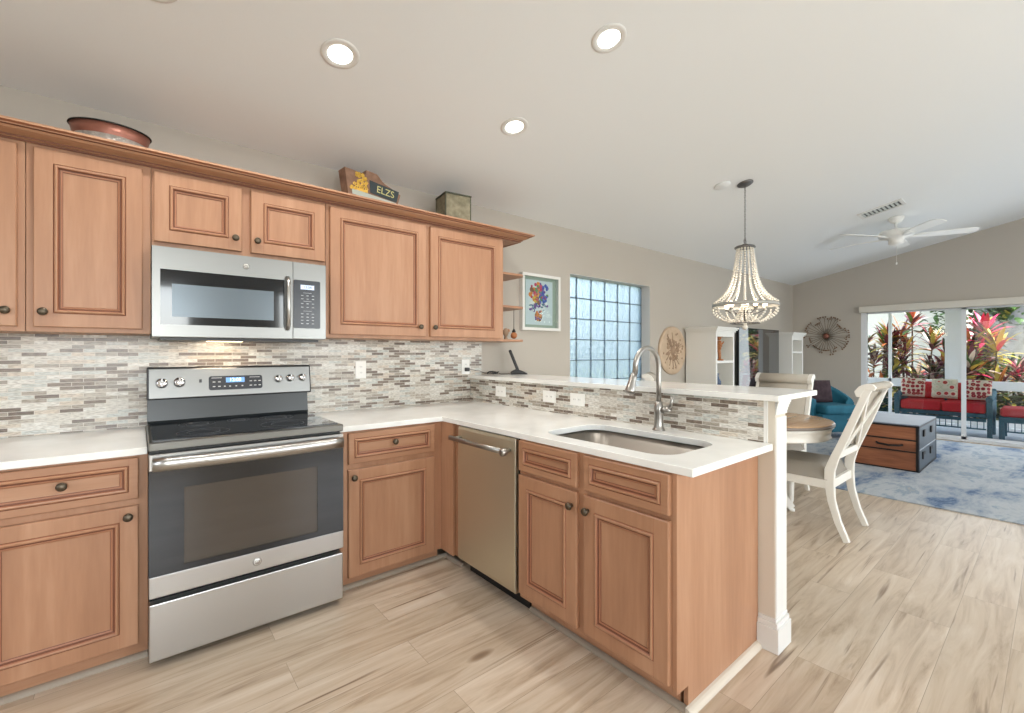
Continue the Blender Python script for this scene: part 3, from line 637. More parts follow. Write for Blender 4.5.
ic = MB()
for x in (.283, .308, .46, .482, .505):
    for z in (1.105, 1.13): ic.box(x, x+.012, -.0008, .002, z, z+.005)
ic.box(.278, .325, -.0008, .002, 1.153, 1.156); ic.box(.46, .512, -.0008, .002, 1.153, 1.156)
for x in (.335, .36, .39, .42): ic.box(x, x+.008, -.0008, .002, 1.104, 1.110)
ic.build('button_legends', 'icon_grey', dpo)
for x, z, rr in ((.062, 1.120, .026), (.136, 1.122, .026), (.609, 1.124, .022), (.675, 1.127, .022), (.742, 1.128, .022)):
    k = MB(); k.lathe([(0, 0), (rr, 0), (rr, -.006), (rr*.86, -.010), (rr*.84, -.026), (rr*.7, -.029), (0, -.029)], n=24, axis='Y')
    k.box(-.004, .004, -.036, -.028, -rr*.8, rr*.8)
    ko = k.build('control_knob', 'chrome', cpn); ko.location = (x, gy(z), z); ko.rotation_euler = (-tilt, 0, 0)
MB().box(.222, .234, gy(1.126)-.002, gy(1.126)+.002, 1.118, 1.136).build('indicator_light', 'black', cpn)

# ------------------------------------------------------------ microwave
mw = thing('microwave_oven', 'stainless over-the-range microwave hung below the short cabinet', 'microwave', (.047, 2.65, 1.352))
H_ = .424
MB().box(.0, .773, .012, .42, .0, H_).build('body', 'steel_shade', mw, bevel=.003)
MB().box(.03, .74, .03, .4, -.012, .0).build('vent_grille', 'black', mw)
d_ = MB()
for q in ((.0, .03, 0, .012, .004, H_-.002), (.03, .558, 0, .012, .004, .06), (.03, .558, 0, .012, .318, H_-.002), (.558, .598, 0, .012, .004, H_-.002)): d_.box(*q)
md = d_.build('door', 'steel_shade', mw)
MB().box(.03, .558, .002, .010, .06, .318).build('door_glass', 'black_gloss', md)
plain('mw_window', (98, 108, 116), .22, metal=.3)
MB().box(.074, .506, .0008, .003, .098, .252).build('window', 'mw_window', md)
h = MB(); h.tube([(.571, -.004, .055), (.571, -.03, .075), (.571, -.036, .19), (.571, -.03, .31), (.571, -.004, .332)], .011, 12); h.build('handle', 'steel_h', md)
lg = MB(); lg.lathe([(0, -.003), (.013, -.003), (.014, 0), (0, 0)], (.377, 0, .369), 20, axis='Y'); lg.lathe([(.0095, -.0036), (.011, -.0036), (.011, -.003), (.0095, -.003)], (.377, 0, .369), 20, m=1, axis='Y')
lg.build('logo_badge', ['nickel', 'white_plastic'], md)
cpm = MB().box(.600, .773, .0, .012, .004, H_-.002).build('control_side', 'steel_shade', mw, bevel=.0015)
kp = MB(); kp.prism(rrect(.602, .741, .062, .326, .006, 3), 'Y', -.003, .001); kpo = kp.build('keypad', 'display_dark', cpm)
MB().box(.638, .708, -.0042, -.002, .276, .300).build('display_screen', 'display_lcd', kpo)
text_mesh('clock_digits', '12:08', .02, 'digit_dark', kpo, (.673, -.0047, .288), (pi/2, 0, 0))
ic = MB()
for z in (.24, .222, .196, .176, .140, .122, .104, .086):
    for x in (.64, .668, .696): ic.box(x, x+.012, -.0036, -.002, z, z+.004)
for z in (.256, .21, .156): ic.box(.652, .695, -.0036, -.002, z, z+.0022)
ic.build('key_legends', 'icon_grey', kpo)
light('cooktop_lamp', 'AREA', (.36, 2.86, 1.335), 1.6, (1, .78, .56), rot=(radians(18), 0, 0), shape='RECTANGLE', size=.16, size_y=.06)
MB().box(.23, .39, .18, .24, -.0135, -.012).build('lamp_lens', 'bulb', mw)

# ------------------------------------------------------------ dishwasher (faces -X)
dw = thing('dishwasher', 'stainless steel dishwasher with towel bar handle in the peninsula', 'dishwasher', (1.415, 2.20, 0), -pi/2)
MB().box(-.005, .515, .025, .6, .1, .857).build('body', 'black', dw)
MB().box(-.005, .52, .09, .56, .0, .1).build('toe_panel', 'black', dw)
d_ = MB(); d_.prism([(.025, .1), (.004, .1), (0, .12), (0, .70), (.002, .842), (.006, .857), (.025, .857)], 'X', 0, .512)
dd = d_.build('door', 'steel_v', dw, bevel=.002)
h = MB(); h.tube([(-.012, -.048, .797), (.25, -.054, .797), (.505, -.048, .797)], .0135, 14, flat=.7)
for x in (.03, .47): h.tube([(x, -.05, .797), (x, .002, .797)], .010, 10)
h.build('handle', 'nickel', dd)
h = MB(); h.lathe([(.019, 0), (.019, -.02), (.013, -.024), (0, -.024)], (.488, -.046, .797), 16, axis='Y'); h.build('handle_cap', 'nickel', dd)

# ------------------------------------------------------------ outlets
def plate(label, loc, rz, wdt=.075, hgt=.118, horizontal=False, kind='outlet'):
    if horizontal: wdt, hgt = hgt, wdt
    r = thing('wall_outlet' if kind == 'outlet' else 'wall_switch', label, kind, loc, rz, 'white wall plates')
    MB().box(-wdt/2, wdt/2, -.006, 0, -hgt/2, hgt/2).build('cover_plate', 'white_plastic', r, bevel=.002)
    s_ = MB()
    for k in (-1, 1):
        c_ = (k*.02, 0) if horizontal else (0, k*.02)
        s_.prism([(c_[0]+a, c_[1]+b2) for a, b2 in rrect(-.016, .016, -.014, .014, .006, 3)], 'Y', -.0075, -.005)
        for q in (-.006, .005):
            s_.box(c_[0]+q, c_[0]+q+.0018, -.008, -.007, c_[1]-.004, c_[1]+.005, 1)
    s_.build('receptacle', ['white_plastic', 'black'], r); return r
plate('white duplex outlet on the tiles right of the range', (1.18, YW-.008, 1.162), 0)
plate('white outlet near the tile corner with a black plug', (2.045, YW-.008, 1.165), 0)
plate('leftmost white outlet on the half wall tile strip', (HX0-.008, 2.66, .99), -pi/2, horizontal=True)
plate('middle white plate on the half wall tile strip', (HX0-.008, 2.14, .99), -pi/2, horizontal=True)
plate('white plate on the tile strip nearest the faucet', (HX0-.008, 1.893, .99), -pi/2, horizontal=True)

# ------------------------------------------------------------ phone, charger cable
ph = thing('cordless_phone', 'black and silver cordless phone standing in its cradle on the bar', 'phone', (2.475, 2.90, 1.098), radians(-129)); ph.scale = (1.2, 1.2, 1.08)
cd = MB(); cd.prism([(-.06, 0), (.06, 0), (.055, .012), (.015, .03), (-.02, .042), (-.06, .02)], 'X', -.032, .032); cd.build('cradle', 'black', ph, bevel=.006)
MB().box(-.028, .028, .03, .058, .004, .022).build('cradle_trim', 'nickel', ph, bevel=.004)
hs = MB(); hs.box(-.023, .023, -.011, .011, 0, .17); ho = hs.build('handset', 'black', ph, bevel=.007); ho.location = (0, -.008, .03); ho.rotation_euler = (radians(20), 0, 0)
MB().box(-.017, .017, -.0125, -.010, .09, .145).build('screen', 'nickel', ho)
cb = MB(); pts = [(2.045, YW-.02, 1.145), (2.10, YW-.04, 1.14), (2.15, YW-.06, 1.13), (2.19, 3.0, 1.112)]
for k in range(40):
    a = k*.62; pts.append((2.27+.05*cos(a)+.01*sin(k*1.7), 2.99+.035*sin(a), 1.104+.022*abs(sin(k*.9))))
pts += [(2.33, 2.97, 1.102), (2.40, 2.96, 1.101), (2.46, 2.95, 1.103)]
cbo = cb.tube(pts, .0022, 6).build('charger_cable', 'black'); tag(cbo, 'thin black charger cable coiled on the bar corner beside the phone', 'cable')
MB().box(2.03, 2.06, YW-.05, YW-.0165, 1.13, 1.16).build('plug', 'black', cbo, bevel=.004)

# ------------------------------------------------------------ decor above and beside cabinets
bk_ = thing('copper_tray', 'oval copper and hammered metal tub on top of the left cabinets', 'tub', (-.10, 2.86, 2.158))
b_ = MB(); b_.lathe([(0, 0), (.115, 0), (.128, .03), (.134, .118), (.130, .118), (.12, .03), (.105, .006), (0, .006)], n=40, sx=1.0, sy=.8); b_.build('basin', 'hammered', bk_)
b_ = MB(); b_.lathe([(.133, .114), (.136, .128), (.146, .166), (.142, .166), (.134, .128), (.128, .116)], n=40, sx=1.0, sy=.8); b_.build('collar', 'copper', bk_)
b_ = MB(); b_.tube([(.147*cos(2*pi*k/40), .147*.8*sin(2*pi*k/40), .168) for k in range(41)], .004, 8, cap=False); b_.build('rim', 'dark_iron', bk_)
for s_ in (-1, 1):
    b_ = MB(); b_.tube([(s_*.128, -.03, .098), (s_*.148, -.02, .092), (s_*.148, .02, .092), (s_*.128, .03, .098)], .005, 8); b_.build('handle', 'dark_iron', bk_)
sg = thing('painted_wood_block', 'rustic painted wooden block with yellow emblem and lettering on cabinets', 'sign', (1.16, 2.86, 2.171), radians(6))
b_ = MB(); b_.prism([(-.15, .0), (.15, 0), (.205, .175), (.075, .225), (.03, .268), (-.045, .275), (-.05, .245), (-.19, .255)], 'Y', -.045, .045); b_.build('block', 'old_wood', sg, bevel=.004)
b_ = MB(); b_.prism([(-.02, .135), (.17, .115), (.19, .19), (-.025, .215)], 'Y', -.0475, -.045); b_.build('painted_panel', 'sign_dark', sg)
b_ = MB(); b_.prism([(-.14, .10), (.16, .085), (.166, .112), (-.143, .132)], 'Y', -.0472, -.045); b_.build('painted_band', 'sign_pale', sg)
text_mesh('lettering', 'ELZS', .062, 'sign_letter', sg, (.088, -.0485, .163), (pi/2, radians(5), 0))
b_ = MB(); random.seed(2)
for k in range(34):
    x = random.uniform(-.15, -.04); z = random.uniform(.135, .235); wz = 1-(z-.135)/.14
    if abs(x+.09) < .02+.05*wz: b_.lathe([(.004, -.0026), (.011, -.0026), (.011, 0), (.004, 0)], (x, -.045, z), 7, axis='Y')
b_.prism([(-.15, .128), (-.035, .128), (-.04, .144), (-.145, .144)], 'Y', -.047, -.045); b_.build('emblem', 'sign_yellow', sg)
gx = thing('green_wooden_box', 'square weathered green box with dark edges on top of cabinets', 'box', (1.80, 2.86, 2.171), radians(-8))
b_ = MB(); b_.box(-.10, .10, -.09, .09, 0, .25); b_.build('box_body', 'box_green', gx, bevel=.003)
b_ = MB()
for x in (-.102, .094):
    for y in (-.092, .084): b_.box(x, x+.008, y, y+.008, 0, .252)
b_.box(-.104, .104, -.094, .094, .25, .262); b_.build('lid', 'box_edge', gx, bevel=.002)
b_ = MB(); b_.lathe([(0, 0), (.006, 0), (.005, .008), (.009, .014), (.006, .022), (0, .024)], (0, 0, .262), 12); b_.build('lid_knob', 'dark_iron', gx)
# ornaments on the end shelf
og = thing('hanging_ornament', 'small amber ball ornament on a dark cord below the end shelf', 'ornament', (2.385, 2.86, 1.39))
MB().ball((0, 0, .032), .028, 14, 8).build('ball', 'clay', og); MB().lathe([(0, .055), (.014, .055), (.016, .066), (.006, .085), (0, .085)], n=12).build('cap', 'black', og)
MB().tube([(0, 0, .08), (0, 0, .246)], .0025, 6).build('cord', 'black', og)
fg = thing('shell_figurine', 'small brown speckled figurine on the bottom end shelf', 'figurine', (2.275, 2.83, 1.3865))
b_ = MB(); b_.lathe([(0, 0), (.018, 0), (.015, .012), (.01, .022), (.018, .035), (.026, .055), (.022, .075), (.008, .09), (0, .092)], n=14); b_.build('figure', 'plate_dark', fg); MB().ball((.018, -.01, .07), .013).build('ear', 'clay', fg)
# framed art
fa = thing('picture_frame', 'white shadow box picture of a colourful beaded flower bouquet', 'picture', (2.868, YW, 1.742))
b_ = MB(); w2, h2 = .24, .258
for q in ((-w2, w2, -.045, 0, h2-.026, h2), (-w2, w2, -.045, 0, -h2, -h2+.026), (-w2, -w2+.026, -.045, 0, -h2+.026, h2-.026), (w2-.026, w2, -.045, 0, -h2+.026, h2-.026)): b_.box(*q)
b_.build('frame', 'white_trim', fa)
MB().box(-w2+.024, w2-.024, -.008, -.001, -h2+.024, h2-.024).build('mat_board', 'mat_green', fa)
b_ = MB(); b_.box(-.175, .165, -.011, -.008, -.205, .205); pp = b_.build('art_paper', 'art_paper', fa)
random.seed(3)
blobs = {}
for k in range(110):
    a = random.uniform(0, pi*2); rr = random.uniform(0, .095)
    x, z = rr*cos(a)*1.0, .075+rr*sin(a)*.85
    mname = random.choice(['petal_orange', 'petal_pink', 'petal_yellow', 'petal_green', 'petal_brown'] if x < 0 else ['petal_blue', 'petal_purple', 'petal_pink', 'petal_green', 'petal_blue'])
    blobs.setdefault(mname, []).append((x, z, random.uniform(.009, .02)))
for k in range(46): blobs.setdefault(random.choice(['petal_teal', 'petal_white', 'petal_white', 'petal_purple']), []).append((random.uniform(-.085, .085), random.uniform(-.06, 0), random.uniform(.01, .018)))
for k in range(26): blobs.setdefault(random.choice(['petal_brown', 'petal_orange', 'petal_purple']), []).append((random.uniform(-.03, .03), random.uniform(-.13, -.06), random.uniform(.008, .014)))
ml = list(blobs); b_ = MB()
for i, mname in enumerate(ml):
    for x, z, rr in blobs[mname]: b_.lathe([(0, -.008), (rr*.9, -.006), (rr*1.25, 0)], (x*1.3-.012, -.011, z*1.25), 8, m=i, axis='Y')
tag(b_.build('bead_bouquet', ml, pp), 'bouquet of coloured beads', kind='stuff')
MB().box(-w2+.025, w2-.025, -.040, -.038, -h2+.025, h2-.025).build('glass', 'frame_glass', fa)
# round plate on the wall
rp = thing('wall_plate', 'large round pale carved wooden plaque on the long wall', 'wall decor', (5.125, YW, 1.307))
b_ = MB(); b_.lathe([(0, -.02), (.22, -.02), (.25, -.028), (.285, -.03), (.30, -.02), (.30, 0), (0, 0)], n=48, axis='Y'); b_.build('disc', 'plate_wood', rp)
b_ = MB(); random.seed(5)
for k in range(9):
    a = k*2*pi/9; b_.lathe([(0, -.006), (.03, -.004), (.036, 0)], (.11*cos(a), -.02, .11*sin(a)), 9, axis='Y', sx=1, sy=.7)
b_.lathe([(0, -.008), (.05, -.006), (.06, 0)], (0, -.02, 0), 12, axis='Y')
for k in range(30):
    a = random.uniform(0, 2*pi); q = random.uniform(.12, .23); b_.tube([(.05*cos(a), -.022, .05*sin(a)), (q*cos(a+.4), -.023, q*sin(a+.4))], .004, 5)
for k in range(22):
    a = random.uniform(0, 2*pi); q = random.uniform(.12, .24); b_.lathe([(0, -.005), (.012, -.004), (.016, 0)], (q*cos(a), -.022, q*sin(a)), 7, axis='Y')
b_.build('carving', 'plate_dark', rp)

# ------------------------------------------------------------ ceiling fixtures
SL = math.atan(.212)
def canlight(label, x, y):
    r = thing('recessed_light', label, 'light', (x, y, zc(y)), 0, 'recessed ceiling lights'); r.rotation_euler = (-SL, 0, 0)
    MB().lathe([(.056, 0), (.056, -.004), (.078, -.006), (.087, -.003), (.087, 0)], n=36).build('trim_ring', 'white_trim', r)
    MB().lathe([(0, -.003), (.056, -.003), (.056, 0)], n=36).build('lens', 'can_lens', r)
    l = light('recessed_lamp', 'AREA', (x, y-.01, zc(y)-.02), 6.5, (1, .98, .94), shape='DISK', size=.12)
    l.rotation_euler = (-SL, 0, 0)
canlight('recessed ceiling light above the range, leftmost lit disc in full view', .735, 2.165)
canlight('recessed ceiling light nearest the camera, highest of the lit discs', 1.81, 1.43)
canlight('recessed ceiling light over the corner counter, lowest of the lit discs', 1.81, 2.165)
canlight('recessed ceiling light just cut off by the top edge of the picture', .04, 2.19)
b_ = MB(); b_.lathe([(0, -.012), (.06, -.012), (.066, -.008), (.068, 0), (0, 0)], n=28); o = b_.build('smoke_detector', 'ceiling_paint'); o.location = (3.955, 1.884, zc(1.884)); o.rotation_euler = (-SL, 0, 0)
tag(o, 'flat round white smoke detector on the ceiling left of the chandelier', 'smoke detector')
vt = thing('ceiling_vent', 'rectangular white slotted air vent in the ceiling above the fan', 'vent', (6.385, 1.26, zc(1.26))); vt.rotation_euler = (-SL, 0, radians(0))
b_ = MB()
for q in ((-.12, .12, -.20, -.17), (-.12, .12, .17, .20), (-.12, -.09, -.17, .17), (.09, .12, -.17, .17)): b_.box(q[0], q[1], q[2], q[3], -.012, 0)
b_.build('frame', 'white_trim', vt); MB().box(-.09, .09, -.17, .17, -.003, 0).build('duct', 'black', vt)
b_ = MB()
for k in range(9):
    y = -.15+k*.0375; b_.prism([(y, -.004), (y+.004, -.004), (y+.018, -.013), (y+.014, -.013)], 'X', -.09, .09)
b_.build('slats', 'pane_grey', vt)
# ceiling fan
fx, fy = 6.943, 1.229
fn = thing('ceiling_fan', 'white five-blade ceiling fan with pull chain in the living room', 'fan', (fx, fy, 0))
MB().lathe([(0, zc(fy)), (.078, zc(fy)), (.078, zc(fy)-.02), (.055, zc(fy)-.06), (.02, zc(fy)-.075), (0, zc(fy)-.075)], n=24).build('canopy', 'white_plastic', fn)
MB().tube([(0, 0, zc(fy)-.07), (0, 0, 2.73)], .014, 10).build('downrod', 'white_plastic', fn)
MB().lathe([(0, 2.755), (.05, 2.75), (.06, 2.735), (.155, 2.725), (.168, 2.70), (.168, 2.665), (.14, 2.645), (.08, 2.635), (.07, 2.60), (.075, 2.58), (.05, 2.56), (0, 2.555)], n=32).build('motor', 'white_plastic', fn)
MB().tube([(0.03, 0, 2.56), (.03, 0, 2.36)], .0018, 5).lathe([(0, 2.33), (.008, 2.335), (.008, 2.355), (0, 2.362)], (.03, 0, 0), 10).build('pull_chain', 'white_plastic', fn)
bl0 = None
for k in range(5):
    a = radians(-39.6-28+72*k)
    if bl0 is None:
        b_ = MB(); pr = [(.17, -.022), (.24, -.055), (.42, -.066), (.68, -.070), (.71, -.05), (.72, 0), (.71, .05), (.68, .07), (.42, .066), (.24, .055), (.17, .022)]
        b_.prism(pr, 'Z', -.004, .004); bl0 = b_.build('blade', 'white_plastic', fn, bevel=.001); o = bl0
        br = MB(); br.box(.06, .20, -.018, .018, -.012, -.004); br.box(.18, .27, -.035, .035, -.010, -.004); br.build('blade_bracket', 'white_plastic', bl0)
    else: o = copy_tree(bl0, fn)
    o.location = (0, 0, 2.655); o.rotation_euler = (radians(-11), 0, a)

# ------------------------------------------------------------ chandelier
ch = thing('bead_chandelier', 'empire style chandelier of cream wooden beads with lit candle bulbs', 'chandelier', (4.133, 1.765, 0))
zt = zc(1.765)
o = MB().lathe([(0, 0), (.065, 0), (.065, -.012), (.05, -.022), (0, -.024)], n=28).build('canopy', 'pewter', ch); o.location = (0, 0, zt+.004); o.rotation_euler = (-SL, 0, 0)
b_ = MB(); z = zt-.02; k = 0
while z > 2.27:
    pts = []
    for q in range(9):
        a = 2*pi*q/8; dx, dz = .006*cos(a), .013*sin(a); pts.append((dx, 0, z-.012+dz) if k % 2 else (0, dx, z-.012+dz))
    b_.tube(pts, .0018, 5, cap=False); z -= .021; k += 1
b_.build('chain', 'pewter', ch)
b_ = MB(); b_.tube([(.022*cos(2*pi*q/16), 0, 2.262+.022*sin(2*pi*q/16)) for q in range(17)], .003, 6, cap=False); b_.build('loop', 'pewter', ch)
MB().lathe([(0, 2.245), (.02, 2.24), (.03, 2.23), (.075, 2.222), (.085, 2.212), (.085, 2.205), (0, 2.205)], n=28).build('top_cap', 'pewter', ch)
MB().tube([(0, 0, 2.21), (0, 0, 1.56)], .008, 10).build('stem', 'pewter', ch)
RR = .262; zr = 1.70
b_ = MB(); b_.lathe([(RR, zr-.014), (RR+.006, zr-.014), (RR+.006, zr+.014), (RR, zr+.014), (RR, zr-.014)], n=48); b_.build('ring_band', 'ring_silver', ch)
bm0 = MB(); bm0.ball((0, 0, 0), 1, 8, 5)
def strand(name, path, rb, parent):
    b = MB(); L_ = 0; P_ = [Vector(p) for p in path]; seg = []
    tot = sum((P_[i+1]-P_[i]).length for i in range(len(P_)-1)); n = max(2, int(tot/(rb*2.3)))
    for k in range(n):
        s_ = tot*(k+.5)/n; i = 0
        while i < len(P_)-2 and s_ > (P_[i+1]-P_[i]).length: s_ -= (P_[i+1]-P_[i]).length; i += 1
        c_ = P_[i].lerp(P_[i+1], s_/(P_[i+1]-P_[i]).length); b.ball(tuple(c_), rb, 7, 5)
    return b.build(name, 'bead', parent, fix=False)
NS = 16
up_path = [(.062 + .07*t_ + .145*t_**5, 0, 2.205-(2.205-zr-.02)*t_) for t_ in [k/14 for k in range(15)]]
fac = (RR-.002)/up_path[-1][0]; up_path = [(p[0]*(1+(fac-1)*i/14), 0, p[2]) for i, p in enumerate(up_path)]
s0 = strand('bead_strand', up_path, .0098, ch); 
for k in range(1, NS):
    c_ = s0.copy(); COL.objects.link(c_); c_.rotation_euler = (0, 0, 2*pi*k/NS)
lo = [(RR-.002, 0, zr-.025)] + [(RR*cos(a)*1.0, 0, zr-.03-.135*sin(a)) for a in [radians(q) for q in (12, 24, 36, 48, 58, 66)]]
s1 = strand('bead_swag', lo, .0098, ch); NL = 12
for k in range(1, NL):
    c_ = s1.copy(); COL.objects.link(c_); c_.rotation_euler = (0, 0, 2*pi*k/NL)
lo2 = [(.115, 0, zr-.155), (.07, 0, zr-.11), (.04, 0, zr-.05), (.02, 0, zr+.01)]
s2 = strand('inner_swag', lo2, .0085, ch)
for k in range(1, NL):
    c_ = s2.copy(); COL.objects.link(c_); c_.rotation_euler = (0, 0, 2*pi*k/NL)
b_ = MB(); b_.tube([(.118*cos(2*pi*q/24), .118*sin(2*pi*q/24), zr-.16) for q in range(25)], .005, 6, cap=False); b_.build('lower_ring', 'pewter', ch)
b_ = MB(); b_.ball((0, 0, 1.537), .016); b_.ball((0, 0, 1.503), .024, 14, 8); b_.build('finial', 'bead', ch)
for k in range(5):
    a = 2*pi*k/5+.3; x, y = .16*cos(a), .16*sin(a)
    b_ = MB(); b_.tube([(.01*cos(a), .01*sin(a), zr-.06), (x*.6, y*.6, zr-.075), (x, y, zr-.04)], .005, 6); b_.lathe([(0, -.03), (.014, -.03), (.016, -.01), (0, -.01)], (x, y, zr-.015), 10)
    ao = b_.build('candle_arm', 'pewter', ch)
    MB().lathe([(0, -.01), (.012, -.005), (.019, .012), (.015, .03), (.006, .05), (0, .056)], (x, y, zr-.015), 12).build('bulb', 'bulb', ao)
light('chandelier_glow', 'POINT', (4.133, 1.765, zr+.05), 4.5, (1, .88, .74), shadow_soft_size=.09)

# ------------------------------------------------------------ dining set
TX, TY = 3.91, 1.54
tb = thing('round_dining_table', 'round dining table with light wood top and white pedestal', 'table', (TX, TY, 0))
MB().lathe([(0, .755), (.478, .755), (.488, .75), (.488, .745), (0, .745)], n=64).build('tabletop', 'table_wood', tb)
plain('table_edge', (128, 118, 110), .4)
MB().lathe([(.486, .7448), (.492, .742), (.492, .728), (.480, .722), (0, .722)], n=64).build('top_edge', 'table_edge', tb)
MB().lathe([(.478, .7215), (.484, .715), (.47, .70), (.462, .65), (.468, .64), (.462, .632), (0, .632)], n=64).build('apron', 'chair_white', tb)
MB().lathe([(0, .632), (.16, .632), (.10, .58), (.075, .50), (.10, .42), (.12, .34), (.09, .24), (.12, .18), (.12, .12), (0, .12)], n=32).build('pedestal', 'chair_white', tb)
for k in range(4):
    a = pi/4+k*pi/2; b_ = MB(); b_.x = Matrix.Rotation(a, 4, 'Z'); b_.sweep([(0, .07, .19), (0, .13, .15), (0, .19, .07), (0, .23, .03)], .05, [.1, .08, .06, .05]); b_.lathe([(0, 0), (.025, 0), (.025, .02), (0, .02)], (0, .23, 0), 12); b_.build('leg', 'chair_white', tb)
def make_chair(label, loc, rz):
    r = thing('dining_chair', label, 'chair', loc, rz, 'white cross-back dining chairs')
    W2 = .2315
    post = [(0, 0), (.05, .12), (.088, .26), (.10, .38), (.098, .47), (.07, .56), (.03, .66), (-.02, .79), (-.065, .91), (-.10, 1.005), (-.12, 1.045)]
    wys = [.036, .040, .046, .058, .060, .05, .046, .044, .042, .04, .036]
    for s_ in (-1, 1):
        b = MB(); b.sweep([(s_*W2, y, z) for y, z in post], .034, wys); b.build('back_leg', 'chair_white', r, bevel=.004)
    for s_ in (-1, 1):
        b = MB(); b.lathe([(0, 0), (.014, 0), (.018, .02), (.014, .04), (.02, .06), (.024, .16), (.026, .26), (.02, .275), (.028, .29), (.02, .305), (.026, .315), (.026, .35), (0, .35)], (s_*.235, .50, 0), 14)
        b.box(s_*.235-.026, s_*.235+.026, .474, .526, .335, .40); b.build('front_leg', 'chair_white', r)
    b = MB()
    for s_ in (-1, 1): b.box(s_*.235-.011, s_*.235+.011, .10, .50, .34, .40)
    b.box(-.235, .235, .49, .51, .34, .40); b.box(-.235, .235, .085, .107, .34, .40); b.build('seat_frame', 'chair_white', r, bevel=.002)
    b = MB(); n = 12; sx = [(-.25+.5*i/n) for i in range(n+1)]; sy = [(.11+.43*i/n) for i in range(n+1)]; g = []
    for i, x in enumerate(sx):
        for j_, y in enumerate(sy):
            e = (1-abs(2*i/n-1)**6)*(1-abs(2*j_/n-1)**6); g.append(b.P((x, y, .40+.098*(max(e, 0)**.35))))
    for i in range(n):
        for j_ in range(n): b.F((g[i*(n+1)+j_], g[(i+1)*(n+1)+j_], g[(i+1)*(n+1)+j_+1], g[i*(n+1)+j_+1]), 0, True)
    b.F([b.P(p) for p in ((-.25, .11, .40), (.25, .11, .40), (.25, .54, .40), (-.25, .54, .40))])
    b.build('seat_cushion', 'chair_cloth', r)
    b = MB(); b.box(-W2, W2, .045, .07, .555, .60); b.build('lower_rail', 'chair_white', r, bevel=.003)
    def py(z): # post centre line y at height z
        for (y0, z0), (y1, z1) in zip(post, post[1:]):
            if z0 <= z <= z1: return y0+(y1-y0)*(z-z0)/(z1-z0)
        return post[-1][0]
    b = MB()
    for s_ in (-1, 1):
        for off in (0, .05):
            pts = []
            for k in range(11):
                t_ = k/10; z = .60+.40*t_; x = s_*(-(W2-.03)+2*(W2-.03)*(t_**1.0))*(1-off*1.2) ; pts.append((x, py(z)-.012-.004*s_, z))
            if off == 0: b.sweep(pts, .03, .012)
    b.build('cross_splat', 'chair_white', r)
    b = MB(); n = 10; A = []; B = []
    for k in range(n+1):
        z = .61+.40*k/n; y = py(z)
        A.append((b.P((-W2+.018, y+.012, z)), b.P((W2-.018, y+.012, z)))); B.append((b.P((-W2+.018, y+.028, z)), b.P((W2-.018, y+.028, z))))
    for k in range(n):
        b.F((A[k][0], A[k][1], A[k+1][1], A[k+1][0]), 0, True); b.F((B[k][1], B[k][0], B[k+1][0], B[k+1][1]), 0, True)
        b.F((A[k][0], A[k+1][0], B[k+1][0], B[k][0])); b.F((A[k][1], B[k][1], B[k+1][1], A[k+1][1]))
    b.F((A[0][0], B[0][0], B[0][1], A[0][1])); b.F((A[n][0], A[n][1], B[n][1], B[n][0])); b.build('back_pad', 'back_cloth', r)
    b = MB(); prof = [(-.085, .985), (-.075, 1.02), (-.10, 1.055), (-.14, 1.075), (-.175, 1.07), (-.19, 1.05), (-.18, 1.03), (-.155, 1.03), (-.135, 1.04), (-.12, 1.02), (-.11, .985)]
    prof = [(y+.035, z) for y, z in prof]; b.prism(prof, 'X', -W2+.0175, W2-.0175, 0, True); b.build('top_rail', 'back_cloth', r)
    for s_ in (-1, 1):
        b = MB(); b.prism([(y*1.0-.002, z+.002) for y, z in prof], 'X', s_*(W2-.017), s_*(W2+.02)); b.build('scroll_end', 'chair_white', r, bevel=.003)
    return r
make_chair('white dining chair with curved legs seen from behind, nearest the bar end', (3.9075, .905, 0), 0)
make_chair('white dining chair on the living room side of the table, beige back facing us', (4.80, 1.72, 0), pi/2)
make_chair('white dining chair whose scrolled top just shows above the bar by the faucet', (4.06, 2.56, 0), radians(208))

# ------------------------------------------------------------ living room
rug = MB().box(5.06, 8.98, -1.9, 2.35, 0, .010); tag(rug.build('area_rug', 'rug_blue', bevel=.003), 'large abstract blue and grey area rug under the trunk', 'rug')
# trunk
tk = thing('trunk_coffee_table', 'wood and grey metal steamer trunk used as a coffee table', 'trunk', (6.35, .94, .010))
TL, TWd, THt = 1.05, .62, .50
MB().box(.004, TL, .004, TWd, .0, THt-.012).build('body', 'trunk_wood', tk, bevel=.002)
MB().box(0, TL+.004, -.003, TWd+.004, THt-.012, THt).build('top_plate', 'trunk_top', tk, bevel=.002)
b_ = MB(); b_.box(.0, TL+.004, -.003, .003, 0, THt-.012); b_.build('side_plate', 'trunk_steel', tk)
b_ = MB()
for z in (.0, .325, .20): b_.box(-.003, .004, .0, TWd, z, z+.014)
for y in (0, TWd-.02): b_.box(-.004, .004, y, y+.02, 0, THt-.012)
b_.box(0, TL, -.006, -.002, 0, .02); b_.box(0, TL, -.006, -.002, THt-.03, THt-.012); b_.box(0, .02, -.006, -.002, 0, THt-.012); b_.box(TL-.02, TL, -.006, -.002, 0, THt-.012); b_.box(-.003, .0, 0, TWd, THt-.03, THt-.012); b_.build('corner_straps', 'dark_iron', tk)
b_ = MB(); b_.tube([(-.008, .13, .275), (-.035, .15, .27), (-.038, .24, .262), (-.035, .33, .27), (-.008, .35, .275)], .011, 8); b_.build('handle', 'dark_iron', tk)
for x in (.18, .62):
    b_ = MB(); b_.box(x, x+.14, -.012, -.003, .16, .19); b_.box(x+.03, x+.11, -.018, -.003, .36, .43); b_.box(x, x+.04, -.014, -.003, .12, .2, 0); b_.build('latch', 'dark_iron', tk)
